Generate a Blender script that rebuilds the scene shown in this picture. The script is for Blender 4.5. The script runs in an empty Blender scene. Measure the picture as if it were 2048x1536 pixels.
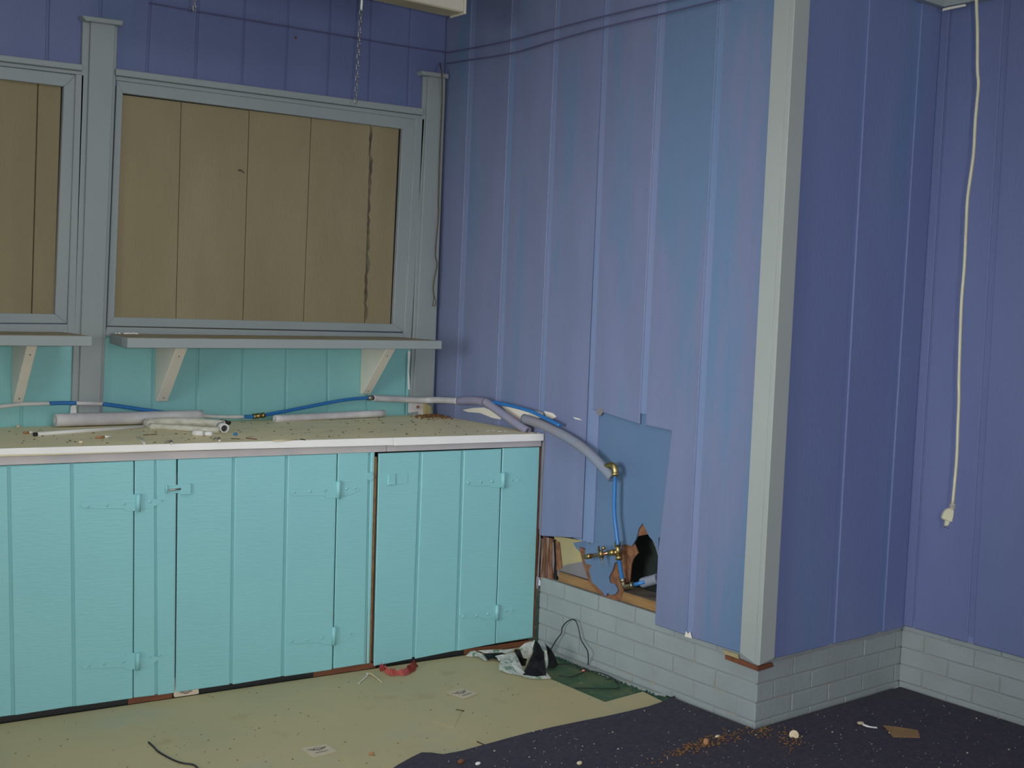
import bpy, bmesh, math, random
from mathutils import Vector, Matrix
random.seed(7)
SC = bpy.context.scene
COL = SC.collection
V = Vector

# ------------------------------------------------------------------ camera
YAW, PITCH, ROLL, FPX = math.radians(38.534), math.radians(4.104), math.radians(2.158), 2385.26
CAM = V((-3.2667, -4.7005, 1.4918))
_f = V((math.sin(YAW)*math.cos(PITCH), math.cos(YAW)*math.cos(PITCH), -math.sin(PITCH)))
_r = V((math.cos(YAW), -math.sin(YAW), 0)); _u = _r.cross(_f)
CR = math.cos(ROLL)*_r + math.sin(ROLL)*_u
CU = -math.sin(ROLL)*_r + math.cos(ROLL)*_u
cam = bpy.data.cameras.new('camera'); cob = bpy.data.objects.new('camera', cam); COL.objects.link(cob)
cam.sensor_width = 36.0; cam.lens = FPX*36/2048; cam.clip_start = .05; cam.clip_end = 60
m = Matrix.Identity(4)
for i in range(3): m[i][0], m[i][1], m[i][2], m[i][3] = CR[i], CU[i], -_f[i], CAM[i]
cob.matrix_world = m
SC.camera = cob

# ------------------------------------------------------------------ light, world, exposure
SC.view_settings.view_transform = 'Standard'; SC.view_settings.look = 'None'
SC.view_settings.gamma = 1.0; SC.view_settings.use_curve_mapping = False
SC.view_settings.exposure = -0.11
w = bpy.data.worlds.new('overcast_sky'); SC.world = w; w.use_nodes = True
w.node_tree.nodes['Background'].inputs[0].default_value = (.75, .86, 1, 1)
w.node_tree.nodes['Background'].inputs[1].default_value = .55
def area(name, loc, aim, sx, sy, power, col):
    l = bpy.data.lights.new(name, 'AREA'); l.shape = 'RECTANGLE'; l.size = sx; l.size_y = sy; l.energy = power; l.color = col
    o = bpy.data.objects.new(name, l); COL.objects.link(o); o.location = loc
    o.rotation_euler = (V(aim)-V(loc)).to_track_quat('-Z', 'Y').to_euler()
    return o
# daylight through the doorway in the left wall, plus fill added at an unseen opening behind the camera
dl = area('daylight_doorway', (-5.0, -2.6, 1.45), (-.1, -1.30, .95), 1.5, 1.6, 11, (.96, .99, 1))
dl.data.spread = math.radians(45)      # beam narrowed to dim the floor at left, far right wall and wall tops
area('fill_behind_camera', (-.9, -8.55, 1.65), (-1.3, 0, 1.3), 3.2, 1.4, 64, (.98, .99, 1))
# overhead fill added for the worktop, set in an invented ceiling opening
area('overhead_fill', (-1.7, -2.4, 3.12), (-1.7, -2.4001, 0), 1.1, 1.1, 17, (.98, .99, 1))
# the little flash beside the lens
fl = bpy.data.lights.new('camera_flash', 'POINT'); fl.energy = 140; fl.shadow_soft_size = .012; fl.color = (1, .97, .92)
fo = bpy.data.objects.new('camera_flash', fl); COL.objects.link(fo); fo.location = CAM + CR*.10 + CU*.03

# ------------------------------------------------------------------ measured planes
L, W = 2.0471, .8739            # wall_right runs to y=-L, the bay wall from x=0 to x=W
DC, SK = .8175, -.1069          # cabinet front: y = -DC + SK*x
CRS, Z0 = .0687, .027
zb4 = Z0+4*CRS           # brick course and the joint line just above the floor
HCT = .9216
def hit(x, y, p0, n):
    d = _f + CR*((x-1024)/FPX) - CU*((y-768)/FPX)
    n = V(n); return CAM + d*((n.dot(V(p0)-CAM))/n.dot(d))
def A(x, y, d=0): return hit(x, y, (0, -d, 0), (0, 1, 0))
def B(x, y, d=0): return hit(x, y, (-d, 0, 0), (1, 0, 0))
def CC(x, y, d=0): return hit(x, y, (0, -L-d, 0), (0, 1, 0))
def D(x, y, d=0): return hit(x, y, (W-d, 0, 0), (1, 0, 0))
def F(x, y, h=0): return hit(x, y, (0, 0, h), (0, 0, 1))
KN = V((-SK, 1, 0)).normalized()
def K(x, y, d=0): return hit(x, y, V((0, -DC, 0)) - KN*d, KN)
def T(x, y, h=0): return hit(x, y, (0, 0, HCT+h), (.0058*1.0, 0, 1))     # the worktop rises a little to the left

# ------------------------------------------------------------------ materials
def srgb(r, g, b):
    return tuple(((c/255/12.92) if c/255 <= .04045 else ((c/255+.055)/1.055)**2.4) for c in (r, g, b))
def mat(name, col, col2=None, rough=.6, scale=4, stretch=(1, 1, 1), lo=.4, hi=.65, bump=.0, bscale=80, bstretch=(1, 1, 1), metal=0, detail=5, spec=.5, alpha=1, trans=0):
    m = bpy.data.materials.new(name); m.use_nodes = True; nt = m.node_tree; N = nt.nodes; Lk = nt.links
    bs = N['Principled BSDF']; bs.inputs['Roughness'].default_value = rough; bs.inputs['Metallic'].default_value = metal
    bs.inputs['Specular IOR Level'].default_value = spec
    if trans: bs.inputs['Transmission Weight'].default_value = trans
    tc = N.new('ShaderNodeTexCoord')
    if col2 is None: col2 = tuple(c*.86 for c in col)
    mp = N.new('ShaderNodeMapping'); mp.inputs['Scale'].default_value = stretch; Lk.new(tc.outputs['Object'], mp.inputs[0])
    no = N.new('ShaderNodeTexNoise'); no.inputs['Scale'].default_value = scale; no.inputs['Detail'].default_value = detail
    Lk.new(mp.outputs[0], no.inputs['Vector'])
    rp = N.new('ShaderNodeValToRGB'); rp.color_ramp.elements[0].position = lo; rp.color_ramp.elements[1].position = hi
    rp.color_ramp.elements[0].color = (*col, 1); rp.color_ramp.elements[1].color = (*col2, 1)
    Lk.new(no.outputs['Fac'], rp.inputs[0]); Lk.new(rp.outputs[0], bs.inputs['Base Color'])
    if bump:
        mp2 = N.new('ShaderNodeMapping'); mp2.inputs['Scale'].default_value = bstretch; Lk.new(tc.outputs['Object'], mp2.inputs[0])
        n2 = N.new('ShaderNodeTexNoise'); n2.inputs['Scale'].default_value = bscale; n2.inputs['Detail'].default_value = 3
        Lk.new(mp2.outputs[0], n2.inputs['Vector'])
        b = N.new('ShaderNodeBump'); b.inputs['Strength'].default_value = bump; b.inputs['Distance'].default_value = .004
        Lk.new(n2.outputs['Fac'], b.inputs['Height']); Lk.new(b.outputs[0], bs.inputs['Normal'])
    return m
def add_mask(m, col, scale, stretch, lo, hi, off=(0, 0, 0)):
    """lay a second patchy coat over what already colours the material"""
    nt = m.node_tree; N = nt.nodes; Lk = nt.links; bs = N['Principled BSDF']
    src = bs.inputs['Base Color'].links[0].from_socket
    tc = N.new('ShaderNodeTexCoord'); mp = N.new('ShaderNodeMapping'); mp.inputs['Scale'].default_value = stretch; mp.inputs['Location'].default_value = off
    Lk.new(tc.outputs['Object'], mp.inputs[0])
    no = N.new('ShaderNodeTexNoise'); no.inputs['Scale'].default_value = scale; no.inputs['Detail'].default_value = 6; no.inputs['Roughness'].default_value = .6
    Lk.new(mp.outputs[0], no.inputs['Vector'])
    rp = N.new('ShaderNodeValToRGB'); rp.color_ramp.elements[0].position = lo; rp.color_ramp.elements[1].position = hi
    rp.color_ramp.elements[0].color = (0, 0, 0, 1); rp.color_ramp.elements[1].color = (1, 1, 1, 1)
    Lk.new(no.outputs['Fac'], rp.inputs[0])
    mx = N.new('ShaderNodeMix'); mx.data_type = 'RGBA'; Lk.new(rp.outputs[0], mx.inputs[0]); Lk.new(src, mx.inputs[6]); mx.inputs[7].default_value = (*col, 1)
    Lk.new(mx.outputs[2], bs.inputs['Base Color'])
    return m
PUR = (.119, .150, .305)
M = {}
M['purple'] = mat('violet_blue_paint', PUR, (.130, .163, .320), .55, 2.5, (2, 2, .5), bump=.25, bscale=70, bstretch=(3, 3, .4))
add_mask(M['purple'], (.105, .166, .300), 1.6, (2.2, 2.2, .35), .55, .72)
M['bay'] = mat('violet_paint_lightened', (.142, .182, .365), (.152, .196, .380), .55, 2.5, (2, 2, .5), bump=.25, bscale=70, bstretch=(3, 3, .4))  # the common violet, lightened on the bay wall to make up missing light
add_mask(M['bay'], (.118, .196, .365), 1.6, (2.2, 2.2, .35), .54, .70)
M['lilac'] = mat('patchy_lilac_overpaint', (.157, .188, .315), (.172, .202, .342), .55, 3, (3, 3, .6), bump=.3, bscale=70, bstretch=(3, 3, .4))
add_mask(M['lilac'], (.125, .198, .330), 1.35, (2.6, 2.6, .35), .52, .60, (3.1, .7, 0))
M['lilac_edge'] = mat('bluish_cut_in_paint', (.163, .194, .325), (.178, .208, .352), .55, 3, (3, 3, .6), bump=.3, bscale=70, bstretch=(3, 3, .4))
add_mask(M['lilac_edge'], (.125, .205, .345), 1.6, (2.6, 2.6, .30), .42, .50, (1.1, .2, .3))
M['lilac_groove'] = mat('lilac_paint_in_groove', (.200, .240, .410), (.150, .238, .400), .5, 1.2, (1, 3, .6))
M['purple_groove'] = mat('violet_blue_paint_in_groove', (.160, .208, .420), (.140, .215, .41), .5, 1.2, (1, 3, .6))
M['turq'] = mat('turquoise_paint', (.242, .545, .575), (.252, .562, .585), .42, 3, (1, 1, 1), bump=.26, bscale=60, bstretch=(.35, .35, 3.2))
M['turq_wall'] = mat('turquoise_wall_paint', (.235, .540, .545), (.255, .558, .560), .5, 2.2, (1, 1, .6), bump=.2, bscale=60, bstretch=(3, 3, .5))
M['grey'] = mat('grey_paint', (.285, .325, .330), (.305, .343, .338), .55, 3, (1, 1, .5), bump=.12, bscale=90)
M['grey_post'] = mat('warm_grey_post_paint', (.345, .375, .360), (.36, .39, .37), .55, 3, (1, 1, .5), bump=.12, bscale=90)
M['grey_low'] = mat('dull_grey_paint', (.250, .275, .285), (.262, .265, .275), .6, 4, bump=.12, bscale=90)
M['brick'] = mat('grey_painted_brick', (.285, .325, .330), (.262, .298, .296), .65, 7, bump=.5, bscale=55)
add_mask(M['brick'], (.36, .32, .26), 9, (1, 1, 1), .71, .77)
M['mortar'] = mat('grey_painted_mortar', (.265, .295, .295), (.33, .30, .25), .8, 14, lo=.55, hi=.7, bump=.4, bscale=120)
M['panel'] = mat('brown_fibreboard', (.285, .235, .130), (.250, .206, .113), .8, 3, (1, 1, .3), bump=.5, bscale=160, bstretch=(1, 1, .3))
add_mask(M['panel'], (.32, .272, .16), 2.2, (1, 1, .3), .5, .75)
M['seam'] = mat('dark_panel_seam', (.125, .098, .05), (.09, .07, .04), .9, 9)
M['tar'] = mat('dark_smeared_joint', (.07, .055, .035), (.16, .13, .08), .8, 40, (1, 1, .4), lo=.4, hi=.6)
M['dark'] = mat('reveal_shade_black', (.012, .012, .012), rough=.9)  # painted-in shade at the window panel edges
M['white'] = mat('white_paint', (.86, .85, .82), (.80, .795, .77), .45, 5, bump=.1)
M['apron'] = mat('scuffed_white_paint', (.52, .48, .48), (.42, .405, .42), .5, 5, (1, 1, 1), bump=.1)
M['cream'] = mat('cream_white_paint', (.76, .72, .62), (.70, .66, .57), .5, 6, bump=.1)
M['worktop'] = mat('worn_olive_laminate', (.83, .73, .44), (.74, .66, .41), .5, 3.5, (1, 2.5, 1), bump=.08)
add_mask(M['worktop'], (.50, .38, .20), 9, (1, 2, 1), .62, .8)
M['vinyl'] = mat('dirty_olive_vinyl', (.47, .39, .205), (.43, .375, .205), .55, 3.2, (1, 1, 1), bump=.06, bscale=40)
add_mask(M['vinyl'], (.36, .26, .125), 6, (1, 1, 1), .60, .78)
add_mask(M['vinyl'], (.41, .385, .25), 2.6, (1, 1, 1), .58, .72, (5, 2, 0))
M['subfloor'] = mat('green_stained_subfloor', (.040, .100, .048), (.11, .13, .06), .8, 9, lo=.45, hi=.68, bump=.5, bscale=60)
add_mask(M['subfloor'], (.24, .23, .17), 16, (1, 1, 1), .62, .72)
add_mask(M['subfloor'], (.33, .31, .20), 55, (1, 1, 1), .66, .70)
M['carpet'] = mat('navy_carpet', (.058, .053, .074), (.074, .068, .086), .95, 60, bump=1, bscale=400, spec=.1)
add_mask(M['carpet'], (.115, .075, .035), 2.4, (1, 1, 1), .63, .80, (1.5, 2.2, 0))
M['wood'] = mat('bare_brown_wood', (.30, .165, .06), (.20, .105, .042), .7, 6, (8, 1, 8), bump=.4, bscale=60, bstretch=(5, .4, 5))
M['rustwood'] = mat('reddish_brown_wood', (.19, .065, .024), (.13, .045, .02), .65, 9, (1, 4, 4), bump=.3)
M['cabwood'] = mat('worn_brown_cabinet_frame', (.18, .09, .04), (.12, .06, .03), .7, 9, (4, 4, 1), bump=.3)
M['dustwood'] = mat('dusty_grey_wood', (.17, .135, .10), (.12, .09, .065), .8, 9, (1, 1, 1), bump=.4)
M['fibre'] = mat('torn_brown_hardboard', (.24, .105, .045), (.14, .06, .035), .9, 40, bump=.9, bscale=90)
M['splinter'] = mat('splintered_brown_wood', (.13, .055, .03), (.32, .24, .20), .85, 12, (6, 10, .8), lo=.45, hi=.6, bump=.8, bscale=60, bstretch=(4, 8, .6))
M['dust'] = mat('tan_dust', (.33, .29, .17), (.25, .22, .14), .9, 14)
M['tan'] = mat('tan_board_back', (.42, .35, .16), (.33, .29, .16), .8, 5, bump=.2)
M['dustlilac'] = mat('dusty_lilac_board', (.20, .19, .21), (.17, .16, .16), .8, 5, bump=.2)
M['bluesheet'] = mat('blue_painted_hardboard', (.098, .170, .290), (.112, .178, .300), .5, 3, (1, 1, .4), bump=.08)
M['void'] = mat('dark_green_cavity', (.010, .018, .015), (.016, .024, .018), .7, 9, bump=.4)  # near-black green for the back of the hole
M['pex'] = mat('blue_plastic_pipe', (.020, .155, .44), (.024, .17, .46), .35, 5)
M['pexwhite'] = mat('white_paint_over_pipe', (.62, .62, .60), (.42, .50, .52), .5, 20, lo=.5, hi=.7)
M['brass'] = mat('brass', (.44, .33, .14), (.30, .22, .09), .36, 20, metal=1)
M['bronze'] = mat('dull_bronze', (.38, .30, .20), (.30, .23, .16), .35, 20, metal=1)
M['copper'] = mat('copper', (.55, .27, .17), (.45, .22, .14), .3, 20, metal=1)
M['steel'] = mat('grey_steel', (.40, .38, .34), (.30, .28, .24), .35, 30, metal=1)
M['foam'] = mat('paint_stained_grey_foam', (.50, .48, .50), (.66, .65, .65), .85, 9, bump=.3, bscale=90)
M['foamlilac'] = mat('lilac_stained_foam', (.235, .235, .345), (.255, .245, .320), .8, 7, bump=.2, bscale=90)
M['foamblue'] = mat('grey_blue_foam', (.205, .235, .30), (.235, .23, .265), .75, 7, bump=.2, bscale=90)
M['foamwhite'] = mat('white_paint_on_foam', (.60, .59, .58), (.44, .43, .46), .7, 9, bump=.2, bscale=90)
M['plastic'] = mat('white_plastic', (.70, .70, .67), (.66, .66, .63), .35, 5)
M['film'] = mat('cloudy_plastic_film', (.62, .61, .53), (.48, .47, .38), .25, 12, (1, 4, 4), bump=.4, bscale=40)
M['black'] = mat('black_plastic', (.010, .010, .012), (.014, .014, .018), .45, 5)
M['brownwire'] = mat('brown_wire', (.085, .062, .035), (.11, .085, .05), .6, 9)
M['cord'] = mat('ivory_cord', (.56, .54, .38), (.50, .48, .34), .4, 9)
M['bagwhite'] = mat('white_printed_bag', (.78, .78, .75), (.70, .73, .69), .4, 5, bump=.3, bscale=30)
add_mask(M['bagwhite'], (.20, .42, .27), 42, (1, 1, 1), .54, .59)
M['red'] = mat('red_film', (.85, .20, .16), (.70, .13, .13), .25, 14, bump=.4, bscale=60)
M['magenta'] = mat('magenta_film', (.20, .03, .06), (.14, .02, .04), .3, 12)
M['card'] = mat('pale_card', (.56, .47, .33), (.50, .43, .32), .7, 20)
M['ink'] = mat('grey_ink', (.10, .095, .10), (.15, .11, .11), .7, 90)
M['inkred'] = mat('dull_red_ink', (.22, .11, .10), (.16, .09, .09), .7, 60)
M['cardboard'] = mat('brown_cardboard', (.26, .15, .06), (.22, .13, .05), .8, 20)
M['ivory'] = mat('ivory_crumb', (.62, .54, .36), (.50, .38, .22), .6, 40)
M['orange'] = mat('orange_paper', (.42, .20, .08), (.36, .18, .08), .7, 60)
M['crumbwhite'] = mat('white_chips', (.55, .53, .47), (.34, .28, .20), .7, 60, lo=.3, hi=.7)
M['crumbdark'] = mat('dark_specks', (.045, .035, .022), (.08, .06, .035), .9, 60)
M['crumbbrown'] = mat('rusty_dirt', (.22, .11, .035), (.13, .065, .025), .9, 60)
M['cable'] = mat('overpainted_cable', (.105, .108, .225), (.09, .085, .18), .6, 5)
M['ceil'] = mat('dull_white_ceiling', (.66, .66, .63), (.60, .60, .58), .8, 2)
M['plain'] = mat('plain_violet_wall', (.16, .18, .33), (.14, .16, .30), .7, 2)
M['fluor'] = mat('cream_enamel', (.62, .58, .47), (.58, .54, .43), .4, 4)
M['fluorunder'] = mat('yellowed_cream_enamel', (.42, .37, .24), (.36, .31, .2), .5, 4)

# ------------------------------------------------------------------ builders
class MB:
    def __init__(s): s.bm = bmesh.new()
    def box(s, a, b):
        a, b = V(a), V(b)
        vs = [s.bm.verts.new((x, y, z)) for x in (a.x, b.x) for y in (a.y, b.y) for z in (a.z, b.z)]
        for q in ((0, 1, 3, 2), (4, 6, 7, 5), (0, 4, 5, 1), (2, 3, 7, 6), (0, 2, 6, 4), (1, 5, 7, 3)): s.bm.faces.new([vs[i] for i in q])
        return s
    def prism(s, pts, vec):
        vec = V(vec); a = [s.bm.verts.new(V(p)) for p in pts]; b = [s.bm.verts.new(V(p)+vec) for p in pts]; n = len(a)
        if n > 4:
            from mathutils.geometry import tessellate_polygon
            for t in tessellate_polygon([[v.co.copy() for v in a]]):
                try: s.bm.faces.new([a[i] for i in t]); s.bm.faces.new([b[i] for i in t][::-1])
                except ValueError: pass
        else: s.bm.faces.new(a); s.bm.faces.new(b[::-1])
        for i in range(n): s.bm.faces.new((a[i], b[i], b[(i+1) % n], a[(i+1) % n]))
        return s
    def tube(s, pts, r, n=8, inner=0, flat=1.0):
        pts = [V(p) for p in pts]; k = len(pts); rs = [r[min(int(i*len(r)/k), len(r)-1)] for i in range(k)] if isinstance(r, (list, tuple)) else [r]*k
        t0 = (pts[1]-pts[0]).normalized(); up = V((0, 0, 1)) if abs(t0.z) < .9 else V((0, 1, 0))
        nrm = (up - t0*up.dot(t0)).normalized(); rings = []; inn = []
        for i, p in enumerate(pts):
            t = (pts[min(i+1, k-1)]-pts[max(i-1, 0)]).normalized()
            nrm = (nrm - t*nrm.dot(t)).normalized(); bn = t.cross(nrm)
            ring = [nrm*math.cos(2*math.pi*j/n)*flat + bn*math.sin(2*math.pi*j/n) for j in range(n)]
            rings.append([s.bm.verts.new(p + q*rs[i]) for q in ring])
            if inner: inn.append([s.bm.verts.new(p + q*rs[i]*inner) for q in ring])
        def side(R, rev):
            for i in range(k-1):
                for j in range(n):
                    q = (R[i][j], R[i][(j+1) % n], R[i+1][(j+1) % n], R[i+1][j])
                    f = s.bm.faces.new(q[::-1] if rev else q); f.smooth = True
        side(rings, False)
        if inner:
            side(inn, True)
            for e, rev in ((0, True), (k-1, False)):
                for j in range(n):
                    q = (rings[e][j], rings[e][(j+1) % n], inn[e][(j+1) % n], inn[e][j]); s.bm.faces.new(q[::-1] if rev else q)
        else:
            s.bm.faces.new(rings[0][::-1]); s.bm.faces.new(rings[-1])
        return s
    def ball(s, c, r, sc=(1, 1, 1), u=8, v=5):
        g = bmesh.ops.create_uvsphere(s.bm, u_segments=u, v_segments=v, radius=r)
        for vv in g['verts']: vv.co = V((vv.co.x*sc[0], vv.co.y*sc[1], vv.co.z*sc[2])) + V(c)
        for vv in g['verts']:
            for f in vv.link_faces: f.smooth = True
        return s
    def build(s, name, m, parent=None, bevel=0, loc=None):
        bm = s.bm; bmesh.ops.recalc_face_normals(bm, faces=bm.faces[:])
        if bevel: bmesh.ops.bevel(bm, geom=[e for e in bm.edges if len(e.link_faces) == 2 and e.calc_face_angle() > .5], offset=bevel, segments=1, affect='EDGES')
        base = V((0, 0, 0)); p = parent
        while p is not None: base += p.location; p = p.parent
        if loc is not None: base += V(loc)
        bmesh.ops.translate(bm, verts=bm.verts[:], vec=-base)
        me = bpy.data.meshes.new(name); bm.to_mesh(me); bm.free(); me.materials.append(m)
        o = bpy.data.objects.new(name, me); COL.objects.link(o)
        if loc is not None: o.location = loc
        if parent: o.parent = parent
        return o
def tag(o, label, cat, group=None, kind=None):
    o['label'] = label; o['category'] = cat
    if group: o['group'] = group
    if kind: o['kind'] = kind
    return o
def thing(name, loc, label, cat, group=None, kind=None):
    o = bpy.data.objects.new(name, None); o.empty_display_size = .05; COL.objects.link(o); o.location = loc
    return tag(o, label, cat, group, kind)
def curve(pts, n=6):
    pts = [V(p) for p in pts]; out = []
    for i in range(len(pts)-1):
        p0, p1, p2, p3 = pts[max(i-1, 0)], pts[i], pts[i+1], pts[min(i+2, len(pts)-1)]
        for j in range(n):
            t = j/n
            out.append(.5*((2*p1)+(p2-p0)*t+(2*p0-5*p1+4*p2-p3)*t*t+(3*p1-p0-3*p2+p3)*t**3))
    out.append(pts[-1]); return out
def lerp(a, b, t): return V(a)*(1-t)+V(b)*t

# ================================================================== SETTING
# ---- back wall: violet boards above the windows, turquoise boards under them
ZTOP = 3.05
wb = MB().box((-5.15, .006, 2.262), (W+.3, .16, ZTOP)).box((-5.15, .03, 1.22), (W+.3, .16, 2.262)).build('wall_back', M['purple'])
tag(wb, 'back wall of vertical grooved boards, violet above the windows', 'wall', kind='structure')
MB().box((-5.15, .006, -.05), (.0, .16, 1.31)).build('lower_backing', M['turq_wall'], wb)
def xz(pa, pb):      # a groove seen at two pixels -> x as a function of z on the back wall
    a, b = A(*pa), A(*pb); return lambda z: a.x + (b.x-a.x)*(z-a.z)/(b.z-a.z)
up = [xz((96, 23), (94, 117)), xz((202, 5), (200, 60)), xz((301, 3), (294, 143)), xz((397, 5), (390.6, 156)), xz((490, 3), (484, 170)),
      xz((577.6, 5), (571, 180)), xz((662, 3), (655, 193)), xz((743, 15), (736.5, 206)), xz((821, 20), (814.6, 218))]
first = up[0]
left = [(lambda z, k=k: first(z)-.203*k) for k in range(6, 0, -1)]
allup = left + up + [lambda z: .0]
G = .005
for i in range(len(allup)-1):
    a, b = allup[i], allup[i+1]; z0, z1 = 2.262, ZTOP; e = G if i < len(allup)-2 else 0
    MB().prism([(a(z0)+G, 0, z0), (b(z0)-e, 0, z0), (b(z1)-e, 0, z1), (a(z1)+G, 0, z1)], (0, .011, 0)).build('board', M['purple'], wb, .0025)
low = [xz((43, 700), (43, 846)), xz((175, 700), (174, 830)), xz((307, 695), (305, 820)), xz((396, 700), (393, 830)), xz((486, 700), (484, 830)), xz((573, 701), (571, 823)),
       xz((655, 701), (655, 812)), xz((731, 701), (734, 803)), xz((814, 701), (811, 828))]
f2 = low[0]
low = [(lambda z, k=k: f2(z)-.203*k) for k in range(6, 0, -1)] + low + [lambda z: 0.]
for i in range(len(low)-1):
    a, b = low[i], low[i+1]; z0, z1 = .86, 1.30; e = G if i < len(low)-2 else 0
    MB().prism([(a(z0)+G, 0, z0), (b(z0)-e, 0, z0), (b(z1)-e, 0, z1), (a(z1)+G, 0, z1)], (0, .011, 0)).build('board', M['turq_wall'], wb, .0025)

MB().ball(A(591, 75, .002), .006, (1, .5, 1)).build('nail_head', M['rustwood'], wb)

# ---- right wall (runs toward the camera): wide-grooved boards over a brick base, with the cut-out
SD, TH = .0, .012
def yz(pa, pb):
    a, b = B(*pa, SD), B(*pb, SD); return lambda z: a.y + (b.y-a.y)*(z-a.z)/(b.z-a.z)
gB = [lambda z: -.004, yz((948, 100), (921, 700)), yz((1030, 60), (1002, 700)), yz((1118, 60), (1089, 700)), yz((1211, 60), (1184, 700)),
      yz((1325, 60), (1292, 700)), yz((1443, 60), (1378, 1275)), lambda z: -L+.01]
zpt = B(1195, 815, SD).z + .0
yl, yr = B(1190, 960, SD).y, B(1343, 862, SD).y
wr = MB().box((.0055, -L+.02, zpt), (.15, .012, ZTOP)).box((.0055, -L+.02, zb4+.006), (.15, yr-.03, zpt)).box((.0055, yl, B(1180, 1080).z-.012), (.15, .012, zpt)).build('wall_right', M['lilac_groove'])
tag(wr, 'right wall of lilac wide-grooved boards with a cut-out hole low down', 'wall', kind='structure')
GW = .0165
def bpoly(pts): return MB().prism(pts, (TH, 0, 0))
for i in range(7):
    a, b = gB[i], gB[i+1]
    ea = 0 if i == 0 else GW; eb = 0 if i == 6 else GW
    P = lambda y, z: V((-SD, y, z))
    if i < 3: zb = lambda y: .80
    if i == 3:      # board that ends above the ragged opening next to the cabinet
        c1, c2 = B(1083, 1072, SD), B(1181, 1087, SD)
        pts = [P(a(1)-ea, ZTOP), P(b(1)+eb, ZTOP), P(b(.4)+eb, c2.z), P(c2.y+.05, c2.z+.012), P(c1.y, c1.z), P(a(.4)-ea, c1.z+.006)]
        # lower strip of the neighbouring groove keeps its floor
    elif i == 4:    # board cut short by the access panel
        c1, c2 = B(1196, 820, SD), B(1300, 852, SD)
        pts = [P(a(2)-ea, ZTOP), P(b(2)+eb, ZTOP), P(b(1)+eb, c2.z), P(a(1)-ea, c1.z)]
    elif i == 5:
        c1, c2, c3, c4, c5 = B(1300, 852, SD), B(1343, 862, SD), B(1315, 1110, SD), B(1309, 1249, SD), B(1375, 1272, SD)
        pts = [P(a(2)-ea, ZTOP), P(b(2)+eb, ZTOP), P(b(.3)+eb, c5.z), P(c4.y, c4.z), P(c3.y, c3.z), P(c2.y, c2.z), P(a(1)-ea, c1.z)]
    elif i == 6:
        c1, c2 = B(1385, 1276, SD), B(1478, 1305, SD)
        pts = [P(a(2)-ea, ZTOP), P(b(2), ZTOP), P(b(.3), c2.z), P(a(.3)-ea, c1.z)]
    else:
        pts = [P(a(2)-ea, ZTOP), P(b(2)+eb, ZTOP), P(b(.8)+eb, .80), P(a(.8)-ea, .80)]
    bpoly(pts).build('board', M['lilac_edge' if i == 6 else 'lilac'], wr, .003)
# groove floors that run on below the backing, beside the cabinet and right of the hole
MB().box((.0057, gB[6](.5)-.03, .26), (.0118, gB[6](.5)+.03, zb4+.0058)).build('groove_floor', M['lilac_groove'], wr)
# thin cream patches where paint has come off
def patch(px, m, parent, d, name='bare_patch', fn=B):
    return MB().prism([fn(x, y, d) for x, y in px], (.0012, 0, 0) if fn is not A else (0, .0012, 0)).build(name, m, parent)
patch([(925, 820), (945, 816), (968, 815), (985, 822), (1000, 833), (1002, 839), (985, 836), (960, 826), (935, 824)], M['cream'], wr, SD+.0015)
patch([(1003, 812), (1030, 815), (1060, 820), (1085, 825), (1088, 836), (1060, 836), (1040, 842), (1020, 830)], M['cream'], wr, SD+.0015)
patch([(1088, 822), (1105, 826), (1113, 833), (1105, 838), (1092, 833)], M['cream'], wr, SD+.0015)
patch([(1146, 834), (1158, 837), (1164, 841), (1150, 838)], M['cream'], wr, SD+.0015)
patch([(1192, 823), (1197, 816), (1207, 818), (1205, 826), (1200, 832), (1193, 828)], M['dustlilac'], wr, SD+.0015)
patch([(1369, 1273), (1372, 1262), (1376, 1268), (1380, 1263), (1384, 1277)], M['cream'], wr, SD+.0015)
patch([(1444, 1299), (1476, 1309), (1478, 1318), (1449, 1308)], M['tan'], wr, -.004)

def Bh(x, y, d=0): return B(x, y, d-.0122)
def patchh(px, m, parent, d, name): return patch(px, m, parent, d, name, Bh)
# ---- what shows inside the cut-out
MB().prism([Bh(1176, 800, .0), Bh(1352, 840, .0), Bh(1325, 1075, 0), Bh(1317, 1075, 0), Bh(1317, 1115, 0), Bh(1314, 1098, 0), Bh(1308, 1084, 0), Bh(1298, 1073, 0), Bh(1292, 1060, 0), Bh(1285, 1046, 0),
            Bh(1277, 1058, 0), Bh(1274, 1071, 0), Bh(1271, 1080, 0), Bh(1263.5, 1092, 0), Bh(1252, 1089, 0), Bh(1243, 1090, 0), Bh(1240, 1108, 0), Bh(1236, 1122, 0),
            Bh(1228.6, 1126.5, 0), Bh(1226, 1136, 0), Bh(1224, 1142, 0), Bh(1220, 1149, 0), Bh(1217.6, 1156, 0), Bh(1220, 1166, 0), Bh(1229, 1168, 0), Bh(1233, 1175, 0), Bh(1235, 1182, 0), Bh(1231, 1188, 0),
            Bh(1221, 1190, 0), Bh(1215, 1186, 0), Bh(1211, 1193, 0), Bh(1204, 1183, 0), Bh(1196.5, 1176, 0), Bh(1191, 1170, 0), Bh(1185, 1166, 0), Bh(1181, 1156, 0), Bh(1178, 1140, 0), Bh(1183, 1130, 0), Bh(1172, 1128, 0),
            Bh(1169, 1120, 0), Bh(1172, 1085, 0)], (.006, 0, 0)).build('access_sheet', M['bluesheet'], wr)['label'] = 'smooth blue access sheet with a torn bottom'
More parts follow.
